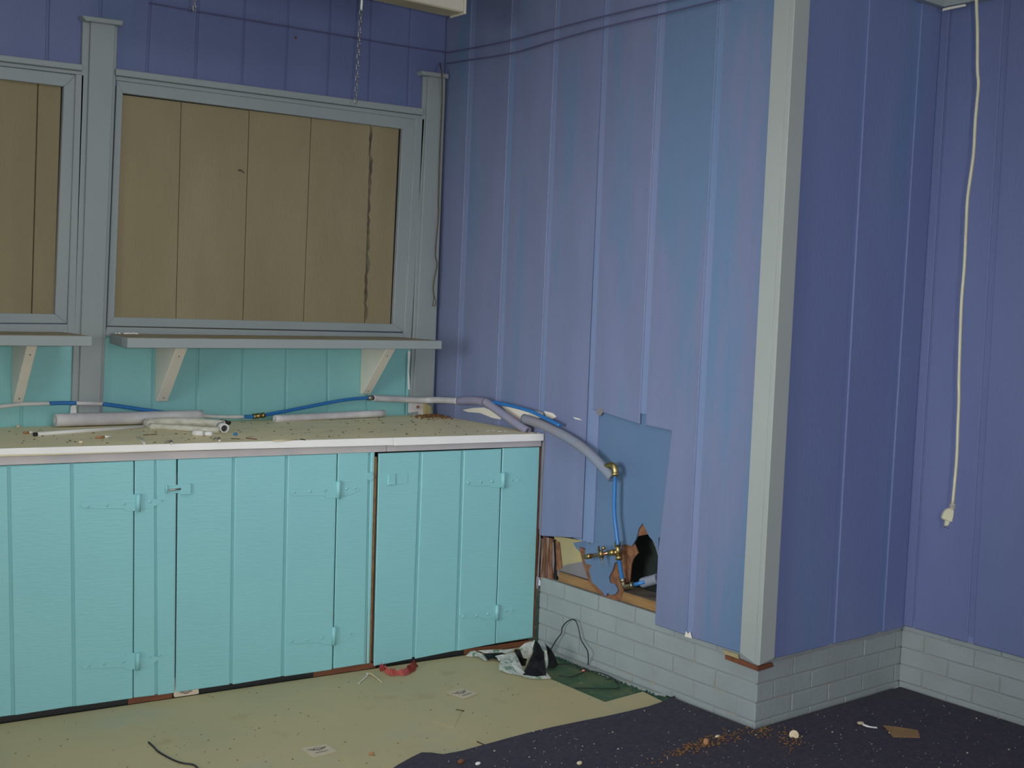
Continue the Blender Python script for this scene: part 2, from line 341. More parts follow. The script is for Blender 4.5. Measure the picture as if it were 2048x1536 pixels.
MB().prism([Bh(1158, 1094, -.009), Bh(1170, 1100, -.009), Bh(1236, 1085, -.009), Bh(1268, 1086, -.009), Bh(1276, 1106, -.009), Bh(1266, 1118, -.009), Bh(1262, 1130, -.009), Bh(1259, 1164, -.009), Bh(1247, 1166, -.009),
            Bh(1246, 1184, -.009), Bh(1240, 1200, -.009), Bh(1228, 1203, -.009), Bh(1214, 1197, -.009), Bh(1204, 1191, -.009), Bh(1190, 1180, -.009), Bh(1178, 1164, -.009), Bh(1172, 1145, -.009), Bh(1166, 1128, -.009)], (.006, 0, 0)).build('torn_fibre', M['fibre'], wr)
patchh([(1263, 1050), (1275, 1048), (1286, 1043), (1292, 1054), (1300, 1068), (1277, 1072), (1270, 1082), (1262, 1092)], M['fibre'], wr, -.0075, 'torn_fibre')
patchh([(1300, 1070), (1318, 1070), (1316, 1112), (1311, 1095)], M['dustlilac'], wr, -.0075, 'torn_fibre')
zb4 = Z0+4*CRS
MB().box((.135, -1.45, .25), (.145, -.4, 1.05)).build('cavity_back', M['void'], wr)
patchh([(1194, 822), (1197, 822), (1188, 960), (1181, 1088), (1178, 1088), (1184, 960)], M['tar'], wr, .0003, 'dark_crack')
# sill plate on top of the bricks, with a dusty top
y1, y2 = Bh(1112, 1155).y, Bh(1312, 1215).y
MB().box((.024, y2, zb4), (.125, y1, zb4+.040)).build('sill_plate', M['wood'], wr, .002)
MB().box((.024, y2, zb4+.0405), (.125, y1, zb4+.042)).build('sill_dust', M['dustwood'], wr)
MB().prism([Bh(1108, 1072, -.03), Bh(1172, 1082, -.03), Bh(1184, 1130, -.03), Bh(1180, 1166, -.03), Bh(1112, 1152, -.03)], (.006, 0, 0)).build('inner_board', M['tan'], wr)
patchh([(1116, 1138), (1130, 1130), (1150, 1126), (1168, 1122), (1178, 1135), (1178, 1164), (1112, 1150)], M['dustlilac'], wr, -.027, 'grey_lower_area')
patchh([(1166, 1082), (1178, 1085), (1178, 1130), (1172, 1128), (1164, 1108), (1152, 1096), (1146, 1086)], M['bluesheet'], wr, -.026, 'grey_lower_area')
patchh([(1106, 1080), (1118, 1084), (1121, 1110), (1124, 1136), (1112, 1142), (1109, 1110)], M['fibre'], wr, -.024, 'torn_fibre')
for k, (x0, x1, ya, yb, mm) in enumerate([(1081, 1086, 1076, 1162, 'splinter'), (1086, 1091, 1072, 1158, 'cabwood'), (1090, 1098, 1074, 1160, 'splinter'), (1097, 1104, 1076, 1162, 'fibre'), (1086, 1094, 1138, 1156, 'white')]):
    MB().prism([Bh(x0, ya, -.004*k), Bh(x1, ya+2, -.004*k), Bh(x1-1, yb, -.004*k), Bh(x0-2, yb-2, -.004*k)], (.012, 0, 0)).build('splinter', M[mm], wr)
MB().prism([Bh(1100, 1078, -.022), Bh(1110, 1080, -.022), Bh(1113, 1166, -.022), Bh(1098, 1162, -.022)], (.01, 0, 0)).build('dark_slot', M['black'], wr)
patchh([(1101, 1082), (1107, 1084), (1109, 1122), (1107, 1146), (1103, 1120)], M['dustlilac'], wr, -.015, 'splinter')

# ---- bay wall (faces the camera) and far right wall
wc = MB().box((.02, -L+.0055, zb4-.02), (W+.2, -L+.16, ZTOP)).build('wall_bay', M['purple_groove'])
tag(wc, 'short violet-blue grooved wall right of the grey corner post', 'wall', kind='structure')
def xc(pa, pb):
    a, b = CC(*pa), CC(*pb); return lambda z: a.x + (b.x-a.x)*(z-a.z)/(b.z-a.z)
gC = [lambda z: .02, xc((1716, 300), (1682, 950)), xc((1822, 300), (1781, 950)), lambda z: W+.01]
zc0, zc1 = CC(1550, 1317).z, CC(1806, 1255).z
for i in range(3):
    a, b = gC[i], gC[i+1]; ea = 0 if i == 0 else GW; eb = 0 if i == 2 else GW
    zz = lambda x: zc0+(zc1-zc0)*(x/W)
    MB().prism([(a(.5)+ea, -L, zz(a(.3))), (b(.5)-eb, -L, zz(b(.3))), (b(2)-eb, -L, ZTOP), (a(2)+ea, -L, ZTOP)], (0, .012, 0)).build('board', M['bay'], wc, .003)
wd = MB().box((W+.0055, -8.6, zb4-.02), (W+.16, -L, ZTOP)).build('wall_far_right', M['purple'])
tag(wd, 'far right violet-blue wall behind the hanging cord', 'wall', kind='structure')
def yd(pa, pb):
    a, b = D(*pa), D(*pb); return lambda z: a.y + (b.y-a.y)*(z-a.z)/(b.z-a.z)
g1 = yd((1895, 100), (1841, 1000)); g2 = yd((2003, 100), (1956, 1000))
zd = D(1925, 1283).z
edges = [(lambda z: -L, lambda z: g1(z)+.004), (lambda z: g1(z)-.004, lambda z: g2(z)+.012)] + [((lambda z, k=k: g2(z)-.012-.305*k), (lambda z, k=k: g2(z)+.012-.305*(k+1))) for k in range(18)]
for a, b in edges:
    MB().prism([(W, a(.4), zd), (W, b(.4), zd), (W, b(2.2), ZTOP), (W, a(2.2), ZTOP)], (.012, 0, 0)).build('board', M['purple'], wd, .003)

for i in (1, 2):
    x = gC[i](.3); MB().box((x-.03, -L+.0057, zc0+(zc1-zc0)*(x/W)+.004), (x+.03, -L+.0115, zb4)).build('groove_floor', M['purple_groove'], wc)
for g_, h_ in ((g1, .02), (g2, .03)):
    MB().box((W+.0057, g_(.3)-h_, zd+.002), (W+.0115, g_(.3)+h_, zb4)).build('groove_floor', M['purple_groove'], wd)

# ---- painted brick base, brick by brick
def bricks(name, fn, s0, s1, joint_s, label):
    """fn(s, z, depth) -> point; s runs along the wall"""
    root = MB().prism([fn(s0+.002, 0, .004), fn(s1+.07*(name != 'baseboard_right'), 0, .004), fn(s1+.07*(name != 'baseboard_right'), zb4-.004, .004), fn(s0+.002, zb4-.004, .004)], fn(0, 0, .09)-fn(0, 0, .004)).build(name, M['mortar'])
    tag(root, label, 'brick base', kind='structure')
    BL, J = .2133, .006
    for r in range(-1, 4):
        z0 = Z0+r*CRS+J/2; z1 = z0+CRS-J
        if r == -1: z0 = .0
        s = joint_s + (BL/2 if r % 2 else 0)
        while s > s0: s -= BL
        while s < s1:
            a, b = max(s+J/2, s0), min(s+BL-J/2, s1)
            if b-a > .015:
                d = random.uniform(-.0012, .0012); h = random.uniform(-.0015, .0015)
                MB().prism([fn(a, z0, d), fn(b, z0, d), fn(b, z1+h, d), fn(a, z1+h, d)], fn(0, 0, .085)-fn(0, 0, 0)).build('brick', M['brick'], root, .0022)
            s += BL
    return root
jB = -B(1472, 1352).y
bricks('baseboard_right', lambda s, z, d: V((d+.012, -s, z)), .83, L-.020, jB, 'grey painted brick base under the lilac right wall')
jC = CC(1592, 1340).x
bricks('baseboard_bay', lambda s, z, d: V((s, -L+d+.012, z)), .0125, W+.03, jC, 'grey painted brick base under the short bay wall')
bricks('baseboard_far_right', lambda s, z, d: V((W+d+.012, -L-s, z)), -.0115, 3.0, .09, 'grey painted brick base under the far right wall')

# ---- corner post, piers, crown boards
tp = MB().prism([B(1548, 5, .022), B(1590.5, 5, .022), B(1519, 1332, .022), B(1479, 1306, .022)], (.02, 0, 0)).build('trim_1', M['grey_post'], None, .002)
bm = MB(); b0 = B(1590.5, 5, .022); b1 = B(1519, 1332, .022)
k0 = V((-.022, -L-.0006, ZTOP)); k1 = V((-.022, -L-.0006, b1.z))
tp.data = MB().prism([V((-.022, B(1548, 5, .022).y, ZTOP)), k0, k1, V((-.022, B(1479, 1306, .022).y, B(1479, 1306, .022).z))], (.021, 0, 0)).build('tmp', M['grey_post'], None, .002).data
bpy.data.objects.remove(bpy.data.objects['tmp'])
tag(tp, 'tall grey corner post where the lilac wall turns', 'post', kind='structure')
e0, e1 = CC(1621, 5, .022), CC(1549, 1316, .022)
MB().prism([V((-.022, -L-.022, ZTOP)), V((e0.x, -L-.022, ZTOP)), V((e1.x, -L-.022, e1.z)), V((-.022, -L-.022, b1.z))], (0, .021, 0)).build('side_board', M['grey_post'], tp, .002)
MB().prism([B(1450, 1310, -.006), B(1480, 1318, -.006), B(1517, 1334, -.006), B(1517, 1343, -.006), B(1450, 1318, -.006)], (.004, 0, 0)).build('rough_wood_edge', M['rustwood'], tp)
MB().prism([CC(1516, 1333, -.006), CC(1545, 1325, -.006), CC(1548, 1333, -.006), CC(1516, 1343, -.006)], (0, .006, 0)).build('rough_wood_edge', M['rustwood'], tp)

def pier(name, tl, tr, bl, br, il, ir, jl, jr, cap, label, mlow):
    """tl..br outline pixels on the wall, il/ir top and jl/jr bottom of the proud middle board"""
    o = MB().prism([A(*tl, .016), A(*tr, .016), A(*bl, .016), A(*br, .016)], (0, .016, 0)).build(name, M['grey'], None, .002)
    tag(o, label, 'trim', kind='structure')
    MB().prism([A(*il, .030), A(*ir, .030), A(*jr, .030), A(*jl, .030)], (0, .0138, 0)).build('face_board', M['grey'], o, .002)
    c = [A(*q, .05) for q in cap]
    MB().prism(c, (0, .05, 0)).build('cap', M['grey'], o, .003)
    return o
pier('trim_2', (166, 40), (236, 46), (205, 838), (143, 838), (182, 44), (231, 48), (157, 836), (199, 836), [(164, 30), (248, 41), (245, 51), (172, 41)], 'grey pier with a cap between the two boarded windows', None)
pier('trim_3', (848, 148), (892, 152), (866, 834), (819, 834), (858, 152), (891, 156), (826, 832), (866, 832), [(844, 141), (898, 148), (898, 157), (848, 150)], 'grey capped pier in the corner beside the lilac wall', None)
tr4 = MB().box((0, -L-.03, 2.655), (W, -L, ZTOP)).build('trim_4', M['grey'])
tag(tr4, 'grey crown board above the short bay wall', 'trim', kind='structure')
tr5 = MB().box((W-.03, -8.6, 2.655), (W, -L-.03, ZTOP)).build('trim_5', M['grey'])
tag(tr5, 'grey crown board above the far right wall', 'trim', kind='structure')
MB().prism([D(1884, 22, .034), D(1932, 12, .034), D(1930, 8, .034), D(1898, 14, .034), D(1886, 17, .034)], (.004, 0, 0)).build('peeling_paint', M['cream'], tr5)

for nm_, q_ in (('bare_patch', [(142, 812), (152, 810), (153, 826), (146, 832), (140, 829)]), ('bare_patch', [(816, 702), (821, 703), (818, 740), (820, 780), (816, 778), (815, 740)])):
    MB().prism([A(x, y, .0175) for x, y in q_], (0, .0012, 0)).build(nm_, M['white'], bpy.data.objects['trim_2' if q_[0][0] < 400 else 'trim_3'])

# ---- boarded windows
def window(name, label, boards, topl, topr, botl, botr, cas):
    root = thing(name, (0, 0, 0), label, 'window', kind='structure')
    for (a, b, c, d) in boards:       # recessed fibreboard strips
        MB().prism([A(*a, -.014), A(*b, -.014), A(*c, -.014), A(*d, -.014)], (0, .006, 0)).build('panel_strip', M['panel'], root, .0012)
    for nm, q, dep, th in cas:
        MB().prism([A(*p, dep) for p in q], (0, th, 0)).build(nm, M['grey'], root, .002)
    return root
g = .6
jt = [(243, 182), (363, 198), (499, 216), (623, 232), (742, 250), (812, 258)]
jb = [(226, 638), (352, 638), (486, 641), (607, 644), (730, 648), (792, 650)]
bd = []
for i in range(5):
    e = g if i else 0; f = (g if i < 3 else 1.2) if i < 4 else 0
    bd.append(((jt[i][0]+e, jt[i][1]), (jt[i+1][0]-f, jt[i+1][1]), (jb[i+1][0]-f, jb[i+1][1]), (jb[i][0]+e, jb[i][1])))
w2 = window('window_2', 'larger boarded window between the two grey piers', bd, 0, 0, 0, 0, [
    ('head_casing', [(232, 137), (847, 217), (846, 230), (232, 150)], .030, .030),
    ('head_casing', [(232, 151.5), (846, 231.5), (845, 240), (232, 160)], .014, .014),
    ('sash_rail', [(232, 160), (836, 238), (806, 258), (246, 186)], .006, .022),
    ('sash_rail', [(229, 634), (787, 648), (807.5, 664), (214, 652)], .006, .022),
    ('sill_casing', [(214, 653.5), (807.5, 666.3), (806.5, 688), (210, 672)], .016, .018),
    ('sash_stile', [(234, 160), (246, 186), (229, 634), (214, 652)], .006, .022),
    ('sash_stile', [(806, 257), (832, 239), (808, 664), (787, 648)], .006, .022),
    ('side_casing', [(832, 236), (849, 238), (822, 687), (807.5, 687)], .016, .018)])
MB().prism([A(236, 160, -.0205), A(830, 236, -.0205), A(800, 664, -.0205), A(216, 655, -.0205)], (0, .003, 0)).build('dark_backing', M['seam'], w2)
for q in ([(798, 250), (812, 252), (792, 652), (780, 652)], [(240, 178), (812, 252), (812, 259.5), (240, 189)]):
    MB().prism([A(x, y, -.0135) for x, y in q], (0, .0004, 0)).build('painted_reveal_shade', M['dark'], w2)  # shade of the reveal drawn as thin dark strips
MB().prism([A(x, y, -.0134) for x, y in [(476, 338), (485, 340), (490, 346), (487, 347), (482, 343), (476, 342)]], (0, .0004, 0)).build('scratch', M['tar'], w2)
rag = [(741+random.uniform(-3, 1)-i*.33, 254+i*11) for i in range(36)]
MB().prism([A(x, y, -.0135) for x, y in rag]+[A(x+random.uniform(3, 7), y, -.0135) for x, y in rag[::-1]], (0, .0004, 0)).build('dark_smear', M['tar'], w2)
j1 = [((-150, 136), (75, 167), (62, 632), (-160, 632)), ((77.5, 167.5), (132, 174), (116, 633), (64.5, 632))]
w1 = window('window_1', 'boarded window cut by the left edge, left of the capped pier', j1, 0, 0, 0, 0, [
    ('head_casing', [(-190, 87), (166, 129), (166, 141), (-190, 99)], .030, .030),
    ('head_casing', [(-190, 100.5), (166, 142.5), (165, 150), (-190, 109)], .014, .014),
    ('sash_rail', [(-164, 112), (152, 150), (128, 173), (-140, 141)], .006, .022),
    ('sash_rail', [(-150, 624), (110, 628), (134, 647), (-173, 645)], .006, .022),
    ('sill_casing', [(-174, 646.5), (136, 648.6), (135, 668), (-174, 664)], .016, .018),
    ('sash_stile', [(128, 173), (152, 150), (134, 647), (110, 628)], .006, .022),
    ('side_casing', [(152, 148), (168, 150), (150, 668), (135, 666)], .016, .018),
    ('sash_stile', [(-164, 112), (-140, 141), (-150, 624), (-173, 645)], .006, .022),
    ('side_casing', [(-190, 109), (-165, 112), (-174, 664), (-198, 664)], .016, .018)])
MB().prism([A(-160, 120, -.0205), A(150, 152, -.0205), A(130, 646, -.0205), A(-165, 640, -.0205)], (0, .003, 0)).build('dark_backing', M['seam'], w1)
MB().prism([A(x, y, -.0135) for x, y in [(122, 170), (134, 170), (116, 634), (107, 634)]], (0, .0004, 0)).build('painted_reveal_shade', M['dark'], w1)  # reveal shade again, painted as a strip

# ---- floor, ceiling, the walls behind the camera
fl_ = MB().box((-5.2, -8.6, -.10), (W, .012, -.006)).build('floor', M['subfloor'])
tag(fl_, 'floor with a green stained strip left bare beside the bricks', 'floor', kind='structure')
def K0(x): return -DC+SK*x
vin = [V((-5.1, K0(-5.1)-.004, 0)), V((F(1062, 1300).x-.005, K0(F(1062, 1300).x)-.004, 0)), F(1068, 1300), F(1096, 1355.5), F(1210, 1404), F(1286, 1383), F(1329.5, 1405), F(1296, 1440), F(1100, 1480), F(880, 1536), V((-1.6, -2.6, 0)), V((-2.6, -3.4, 0)), V((-5.1, -3.4, 0))]
vs = MB().prism([V((p.x, p.y, 0)) for p in vin], (0, 0, -.005)).build('vinyl_sheet', M['vinyl'], fl_); vs['label'] = 'worn olive vinyl sheet'
MB().prism([F(872, 1403, .0012), F(925, 1418, .0012), F(908, 1456, .0012), F(858, 1440, .0012)], (0, 0, -.001)).build('loose_vinyl_tile', M['vinyl'], fl_)
# fuzzy green remnants along the foot of the bricks
mb = MB()
for i in range(190):
    t = random.random(); y = -.86-t*.75; x = random.gauss(-.012-.02*random.random(), .012)
    if x > -.004: x = -.006
    s = random.uniform(.0015, .0045); h = random.uniform(.002, .008)
    mb.prism([(x-s, y-s, -.005), (x+s, y-s*.5, -.005), (x, y+s, -.005)], (random.uniform(-.003, .003), 0, h))
tag(mb.build('green_fuzz', mat('green_fuzz_fibres', (.03, .13, .085), (.02, .06, .05), .9, 60)), 'fuzzy green carpet remnants along the foot of the bricks', 'debris', kind='stuff')
MB().prism([V((.013, -.84, -.006)), V((-.012, -.84, -.006)), V((-.022, -1.2, -.006)), V((-.010, -1.56, -.006)), V((.013, -1.6, -.006))], (0, 0, .010)).build('mortar_lip', M['mortar'], fl_)
ce = MB().box((-5.15, -8.6, ZTOP), (W+.2, -3.0, ZTOP+.1)).box((-5.15, -1.8, ZTOP), (W+.2, .16, ZTOP+.1)).box((-5.15, -3.0, ZTOP), (-2.3, -1.8, ZTOP+.1)).box((-1.1, -3.0, ZTOP), (W+.2, -1.8, ZTOP+.1)).build('ceiling', M['ceil']); tag(ce, 'dull ceiling', 'ceiling', kind='structure')  # square opening made for the added overhead fill
wl = MB().box((-5.35, -8.6, 0), (-5.15, -3.6, ZTOP)).box((-5.35, -1.6, 0), (-5.15, .16, ZTOP)).box((-5.35, -3.6, 2.85), (-5.15, -1.6, ZTOP)).build('wall_left', M['plain'])
tag(wl, 'left wall with an open doorway, outside the frame', 'wall', kind='structure')
wf = MB().box((-5.35, -8.8, 0), (W+.2, -8.65, .9)).box((-5.35, -8.8, 2.4), (W+.2, -8.65, ZTOP)).box((-5.35, -8.8, .9), (-2.6, -8.65, 2.4)).box((.8, -8.8, .9), (W+.2, -8.65, 2.4)).build('wall_front', M['plain'])  # opening made for the fill behind the camera
tag(wf, 'wall with an added window opening behind the camera', 'wall', kind='structure')

# ---- carpet
cp = [F(780, 1547), F(797, 1536), F(820, 1523), F(843, 1511.7), F(862, 1512), F(886, 1515.5), F(925, 1508), F(962, 1497.7), F(1012, 1484), F(1060, 1471), F(1108.5, 1459.6), F(1160, 1449), F(1210, 1439), F(1255, 1429), F(1296, 1419), F(1320, 1411), F(1338, 1403), F(1350, 1396)]
cpts = [V((p.x, p.y, .012)) for p in cp]
cpts += [V((-.012, cpts[-1].y-.03, .012)), V((-.008, -L-.008, .012)), V((W-.008, -L-.008, .012)), V((W-.008, -6.5, .012)), V((-3.4, -6.5, .012)), V((-2.4, -3.2, .012))]
car = MB().prism(cpts, (0, 0, -.0118)).build('carpet', M['carpet'], None, 0)
tag(car, 'dark navy carpet littered with crumbs, covering the floor at right', 'carpet')

# ================================================================== BUILT-IN COUNTER
ks = lambda p: V(p)
def kprism(px, d, th): return MB().prism([K(x, y, d) for x, y in px], KN*th)
doors = [
    # door left/right edges (top px, bottom px), groove lines, stile edges, stile grooves
    dict(l=((-150, 937), (-130, 1452)), r=((267.5, 922), (265.5, 1397)), g=[((-100, 935), (-85, 1445)), ((18, 933), (27, 1431)), ((144, 927), (149, 1413))], sl=((270, 920.5), (267.5, 1396)), sr=((353, 917.5), (349, 1386)), sg=[((311.5, 919), (313, 1391))]),
    dict(l=((356.5, 918.5), (351.8, 1385)), r=((674, 907.5), (664.2, 1339.5)), g=[((468, 914.5), (462.5, 1369.5)), ((574, 911), (565.5, 1353.5))], sl=((676.5, 905.5), (667, 1338)), sr=((749.5, 903), (739, 1326.5)), sg=[((740, 903.5), (731.5, 1328))]),
    dict(l=((758, 907), (748, 1332.5)), r=((1003, 897.5), (990, 1287.5)), g=[((842, 904), (827.5, 1318)), ((926, 901), (913.5, 1302))], sl=((1006, 896.5), (992, 1287)), sr=((1079.5, 894), (1065.5, 1275)), sg=[]),
]
labels = ['turquoise base cabinet at the left edge of the frame', 'turquoise base cabinet in the middle, with the slide latch at its left', 'turquoise base cabinet at the right end against the brick']
lines_h = [
    [dict(b=(272, 282, 988, 1023), s=(158, 1009, 8), r=[(176, 1013), (213, 1011), (248, 1008)], lf=(336, 1000), lr=[(300, 1004), (323, 1001)]),
     dict(b=(271, 281, 1305, 1340), s=(158, 1330, 8), r=[(178, 1331), (208, 1328), (247, 1323)], lf=(332, 1311), lr=[(299, 1314), (318, 1311)])],
    [dict(b=(673, 681.5, 962, 997), s=(578, 984, 8), r=[(589, 984), (620, 982.5), (650, 981)], lf=(726, 977), lr=[(693, 978), (710, 977)]),
     dict(b=(663.5, 672.5, 1254, 1290), s=(570, 1281, 8), r=[(583, 1283), (614, 1280), (643, 1276)], lf=(716, 1265), lr=[(686, 1269), (701, 1267)])],
    [dict(b=(1002.5, 1011.5, 945, 976), s=(930, 965, 7), r=[(937, 966), (962, 964), (984, 963)], lf=(1046, 960), lr=[(1023, 961), (1035, 961)]),
     dict(b=(988.5, 1000, 1210, 1240), s=(918, 1230, 7), r=[(926, 1233), (953, 1232), (976, 1228)], lf=(1034, 1219), lr=[(1011, 1222), (1024, 1221)])],
]
def mixp(e, t): return (e[0][0]*(1-t)+e[1][0]*t, e[0][1]*(1-t)+e[1][1]*t)
def boards(parent, edges, gp, name='board'):
    for i in range(len(edges)-1):
        a, b = edges[i], edges[i+1]; ga = gp if i else 0; gb = gp if i < len(edges)-2 else 0
        kprism([(a[0][0]+ga, a[0][1]), (b[0][0]-gb, b[0][1]), (b[1][0]-gb, b[1][1]), (a[1][0]+ga, a[1][1])], 0, .007).build(name, M['turq'], parent, .0022)
for ci, dd in enumerate(doors):
    base = K(*mixp((dd['l'][1], dd['sr'][1]), .5)); base.z = 0
    root = thing('base_cabinet', base, labels[ci], 'cabinet', 'turquoise cabinets under the worktop')
    # carcass behind the doors
    a, b = K(*dd['l'][0], -.022), K(*dd['sr'][0], -.022); a0, b0 = K(*dd['l'][1], -.022), K(*dd['sr'][1], -.022)
    xl = K(*dd['l'][1], -.022).x; xr = K(*doors[ci+1]['l'][1], -.022).x-.003 if ci < 2 else -.008
    MB().prism([V((xl, K0(xl)+.022, .022)), V((xr, K0(xr)+.022, .022)), V((xr, -.02, .022)), V((xl, -.02, .022))], (0, 0, .80)).build('carcass', M['cabwood'], root)
    dr = kprism([dd['l'][0], dd['r'][0], dd['r'][1], dd['l'][1]], -.007, .012).build('door', M['turq'], root)
    boards(dr, [dd['l']]+dd['g']+[dd['r']], 3.0)
    st = kprism([dd['sl'][0], dd['sr'][0], dd['sr'][1], dd['sl'][1]], -.007, .013).build('stile', M['turq'], root)
    boards(st, [dd['sl']]+dd['sg']+[dd['sr']], 2.6)
    for h in lines_h[ci]:
        x0, x1, ya, yb = h['b']; yc = (ya+yb)/2; hw = (yb-ya)/2*.95
        hg = kprism([(h['s'][0], h['s'][1]), (h['s'][0]+8, h['s'][1]-h['s'][2]), (x0-22, yc-hw*.72), (x0-20, yc-hw), (x0+2, yc-hw), (x0+2, yc+hw), (x0-20, yc+hw), (x0-24, yc+hw*.75), (h['s'][0]+8, h['s'][1]+h['s'][2])], .0025, .0026).build('hinge', M['turq'], root, .0008)
        kprism([(x1-3, yc-hw*.8), (x1+14, yc-hw*.5), h['lf'], (h['lf'][0]-8, h['lf'][1]+5), (x1+14, yc+hw*.7), (x1-3, yc+hw*.8)], .0015, .0016).build('hinge_leaf', M['turq'], hg)
        MB().tube([K((x0+x1)/2, ya, .006), K((x0+x1)/2-.6, yb, .006)], .0088, 10).build('hinge_barrel', M['turq'], hg)
        for (rx, ry) in h['r']: MB().ball(K(rx, ry, .003), .0055, (1, .8, 1)).build('rivet', M['turq'], hg)
        for (rx, ry) in h['lr']: MB().ball(K(rx, ry, .002), .0045, (1, .8, 1)).build('rivet', M['turq'], hg)
    if ci == 1:
        lt = kprism([(362, 968), (383, 967), (383, 989), (362, 990)], .008, .009).build('latch', M['turq'], root, .002)
        sb = kprism([(334, 971), (361.5, 969), (361.5, 986), (334, 988)], .003, .004).build('slide_bolt', M['turq'], prev, .001)
        MB().tube([K(338, 980.5, .006), K(361, 978, .006)], .0035, 8).build('bolt', M['steel'], sb)
        MB().tube([K(333.5, 970, .006), K(333, 986, .006)], .0035, 8).build('bolt_knob', M['turq'], sb)
        kprism([(733, 946), (745, 945), (748, 955), (743, 962), (736, 960)], .004, .005).build('latch_keeper', M['turq'], root, .001)
    if ci == 2:
        lt = kprism([(775.5, 949), (816, 946), (815.5, 967), (775, 970)], .0018, .002).build('latch_plate', M['turq'], root, .0006)
        kprism([(776.5, 948), (792, 947), (791.5, 969.5), (776, 971)], .007, .008).build('latch_strap', M['turq'], lt, .002)
    prev = root
    # toe kick: black face set forward for the dark gap, raw wood patches
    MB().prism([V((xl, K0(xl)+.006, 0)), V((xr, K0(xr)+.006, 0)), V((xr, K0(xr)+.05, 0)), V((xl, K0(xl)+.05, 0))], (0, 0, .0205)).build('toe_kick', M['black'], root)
def toe(px0, px1, root):
    a, b = K(px0, 1340, 0), K(px1, 1340, 0)
    MB().prism([V((a.x, K0(a.x)+.003, 0)), V((b.x, K0(b.x)+.003, 0)), V((b.x, K0(b.x)+.0055, 0)), V((a.x, K0(a.x)+.0055, 0))], (0, 0, .0215)).build('toe_block', M['rustwood'], root)
cabs = [o for o in bpy.data.objects if o.name.startswith('base_cabinet')]
cabs.sort(key=lambda o: o.location.x)
toe(258, 346, cabs[0]); toe(628, 752, cabs[1]); toe(928, 1066, cabs[2])
wx0, wx1 = K(740, 1100).x, K(755, 1100).x
MB().prism([V((wx0, K0(wx0)+.006, .02)), V((wx1-.012, K0(wx1)+.006, .02)), V((wx1-.012, K0(wx1)+.02, .02)), V((wx0, K0(wx0)+.02, .02))], (0, 0, .83)).build('frame_edge', M['wood'], cabs[1])
# bare wooden end strip against the brick
MB().prism([K(1080, 894, -.004), K(1083, 893, -.004), K(1069, 1276, -.004), K(1066, 1276, -.004)], KN*.012).build('end_strip', M['rustwood'], cabs[2])
patch([(1084.5, 884), (1090, 883), (1085.3, 960), (1080.8, 1075), (1076, 1178), (1073, 1177), (1079, 1060)], M['dustlilac'], wr, .002, 'caulk_bead')

# worktop
wt_base = V((-1, -.45, HCT-.03))
wt = thing('worktop', wt_base, 'long olive worktop with a white front edge over the turquoise cabinets', 'worktop')
tops = [T(-160, 902), T(1090, 867.5)]
lf, rf = K(-160, 904, .02), K(1089, 868, .02)
def top_z(x): return HCT - .0058*x
def wtp(x, y): return V((x, y, top_z(x)))
xr_ = -.002
MB().prism([wtp(lf.x, K0(lf.x)-.018), wtp(xr_, K0(xr_)-.018), wtp(xr_, -.002), wtp(lf.x, -.002)], (0, 0, -.025)).build('top_board', M['worktop'], wt)
for (xa, xb) in ((-160, 787.3), (788.2, 1087.5)):
    ya = 903-(xa+160)*.0289; yb = 903-(xb+160)*.0289
    f = lambda x: (899.5 if x < -100 else 0) or (896.6+(867.5-896.6)*x/1090 if x < 0 else 896.6-.0215*x-.00000475*x*x)
    MB().prism([V((K(xa, f(xa), .022).x, K(xa, f(xa), .022).y, top_z(K(xa, f(xa), .022).x)+.0015)), V((K(xb, f(xb), .022).x, K(xb, f(xb), .022).y, top_z(K(xb, f(xb), .022).x)+.0015)), K(xb, f(xb)+14, .022), K(xa, f(xa)+15, .022)], KN*.006).build('edge_strip', M['white'], wt, .0015)
for (xa, xb) in ((-160, 773), (774, 1083)):
    f2_ = lambda x: 931.7+(893.5-931.7)*x/1083
    MB().prism([K(xa, f2_(xa)-20, .004), K(xb, f2_(xb)-14, .004), K(xb, f2_(xb)-.8, .004), K(xa, f2_(xa)-.8, .004)], KN*.014).build('apron', M['apron'], wt, .0015)

# ================================================================== WINDOW SHELVES
zs = A(213, 667).z
def S(x, y): return hit(x, y, (0, 0, zs), (0, 0, 1))
sd = -S(255, 676).y
def SF(x, y, d=0): return hit(x, y, (0, -sd-d, 0), (0, 1, 0))
def shelf(pts, h, brs, label, y0):
    c = sum(pts, V())/len(pts)
    o = thing('window_shelf', V((c.x, y0, c.z)), label, 'shelf')
    MB().prism(pts, (0, 0, -h)).build('board', M['grey'], o, .002)
    for (tl, tm, trr, b_l, b_r) in brs:
        zt = pts[0].z-h
        wx = A(*tl).x
        dep = -hit(*tm, (wx, 0, 0), (1, 0, 0)).y
        th = hit(*trr, (0, -dep, 0), (0, 1, 0)).x - wx
        zbt = A(b_l[0], b_l[1], .012).z
        br = MB().prism([V((wx, -.001, zt)), V((wx, -dep, zt)), V((wx, -.020, zbt)), V((wx, -.001, zbt))], (th, 0, 0)).build('bracket', M['cream'], o, .002)
        for t in (.18, .93):
            c = lerp((wx+th*.5, -dep-.0005, zt), (wx+th*.5, -.0205, zbt), t); MB().ball(c, .0032, (1, .6, 1), 6, 4).build('screw', M['tar'], br)
    xs0, xs1 = min(p.x for p in pts), max(p.x for p in pts); ys = min(p.y for p in pts)
    MB().prism([V((max(xs0, pts[1].x)+.004, ys+.010, pts[0].z+.0002)), V((xs1-.01, ys+.010, pts[0].z+.0002)), V((xs1-.01, -.034, pts[0].z+.0002)), V((pts[0].x+.004, -.034, pts[0].z+.0002))], (0, 0, .0008)).build('dust', M['dust'], o)
    return o
fl1, fr1 = SF(255, 676), SF(884, 686)
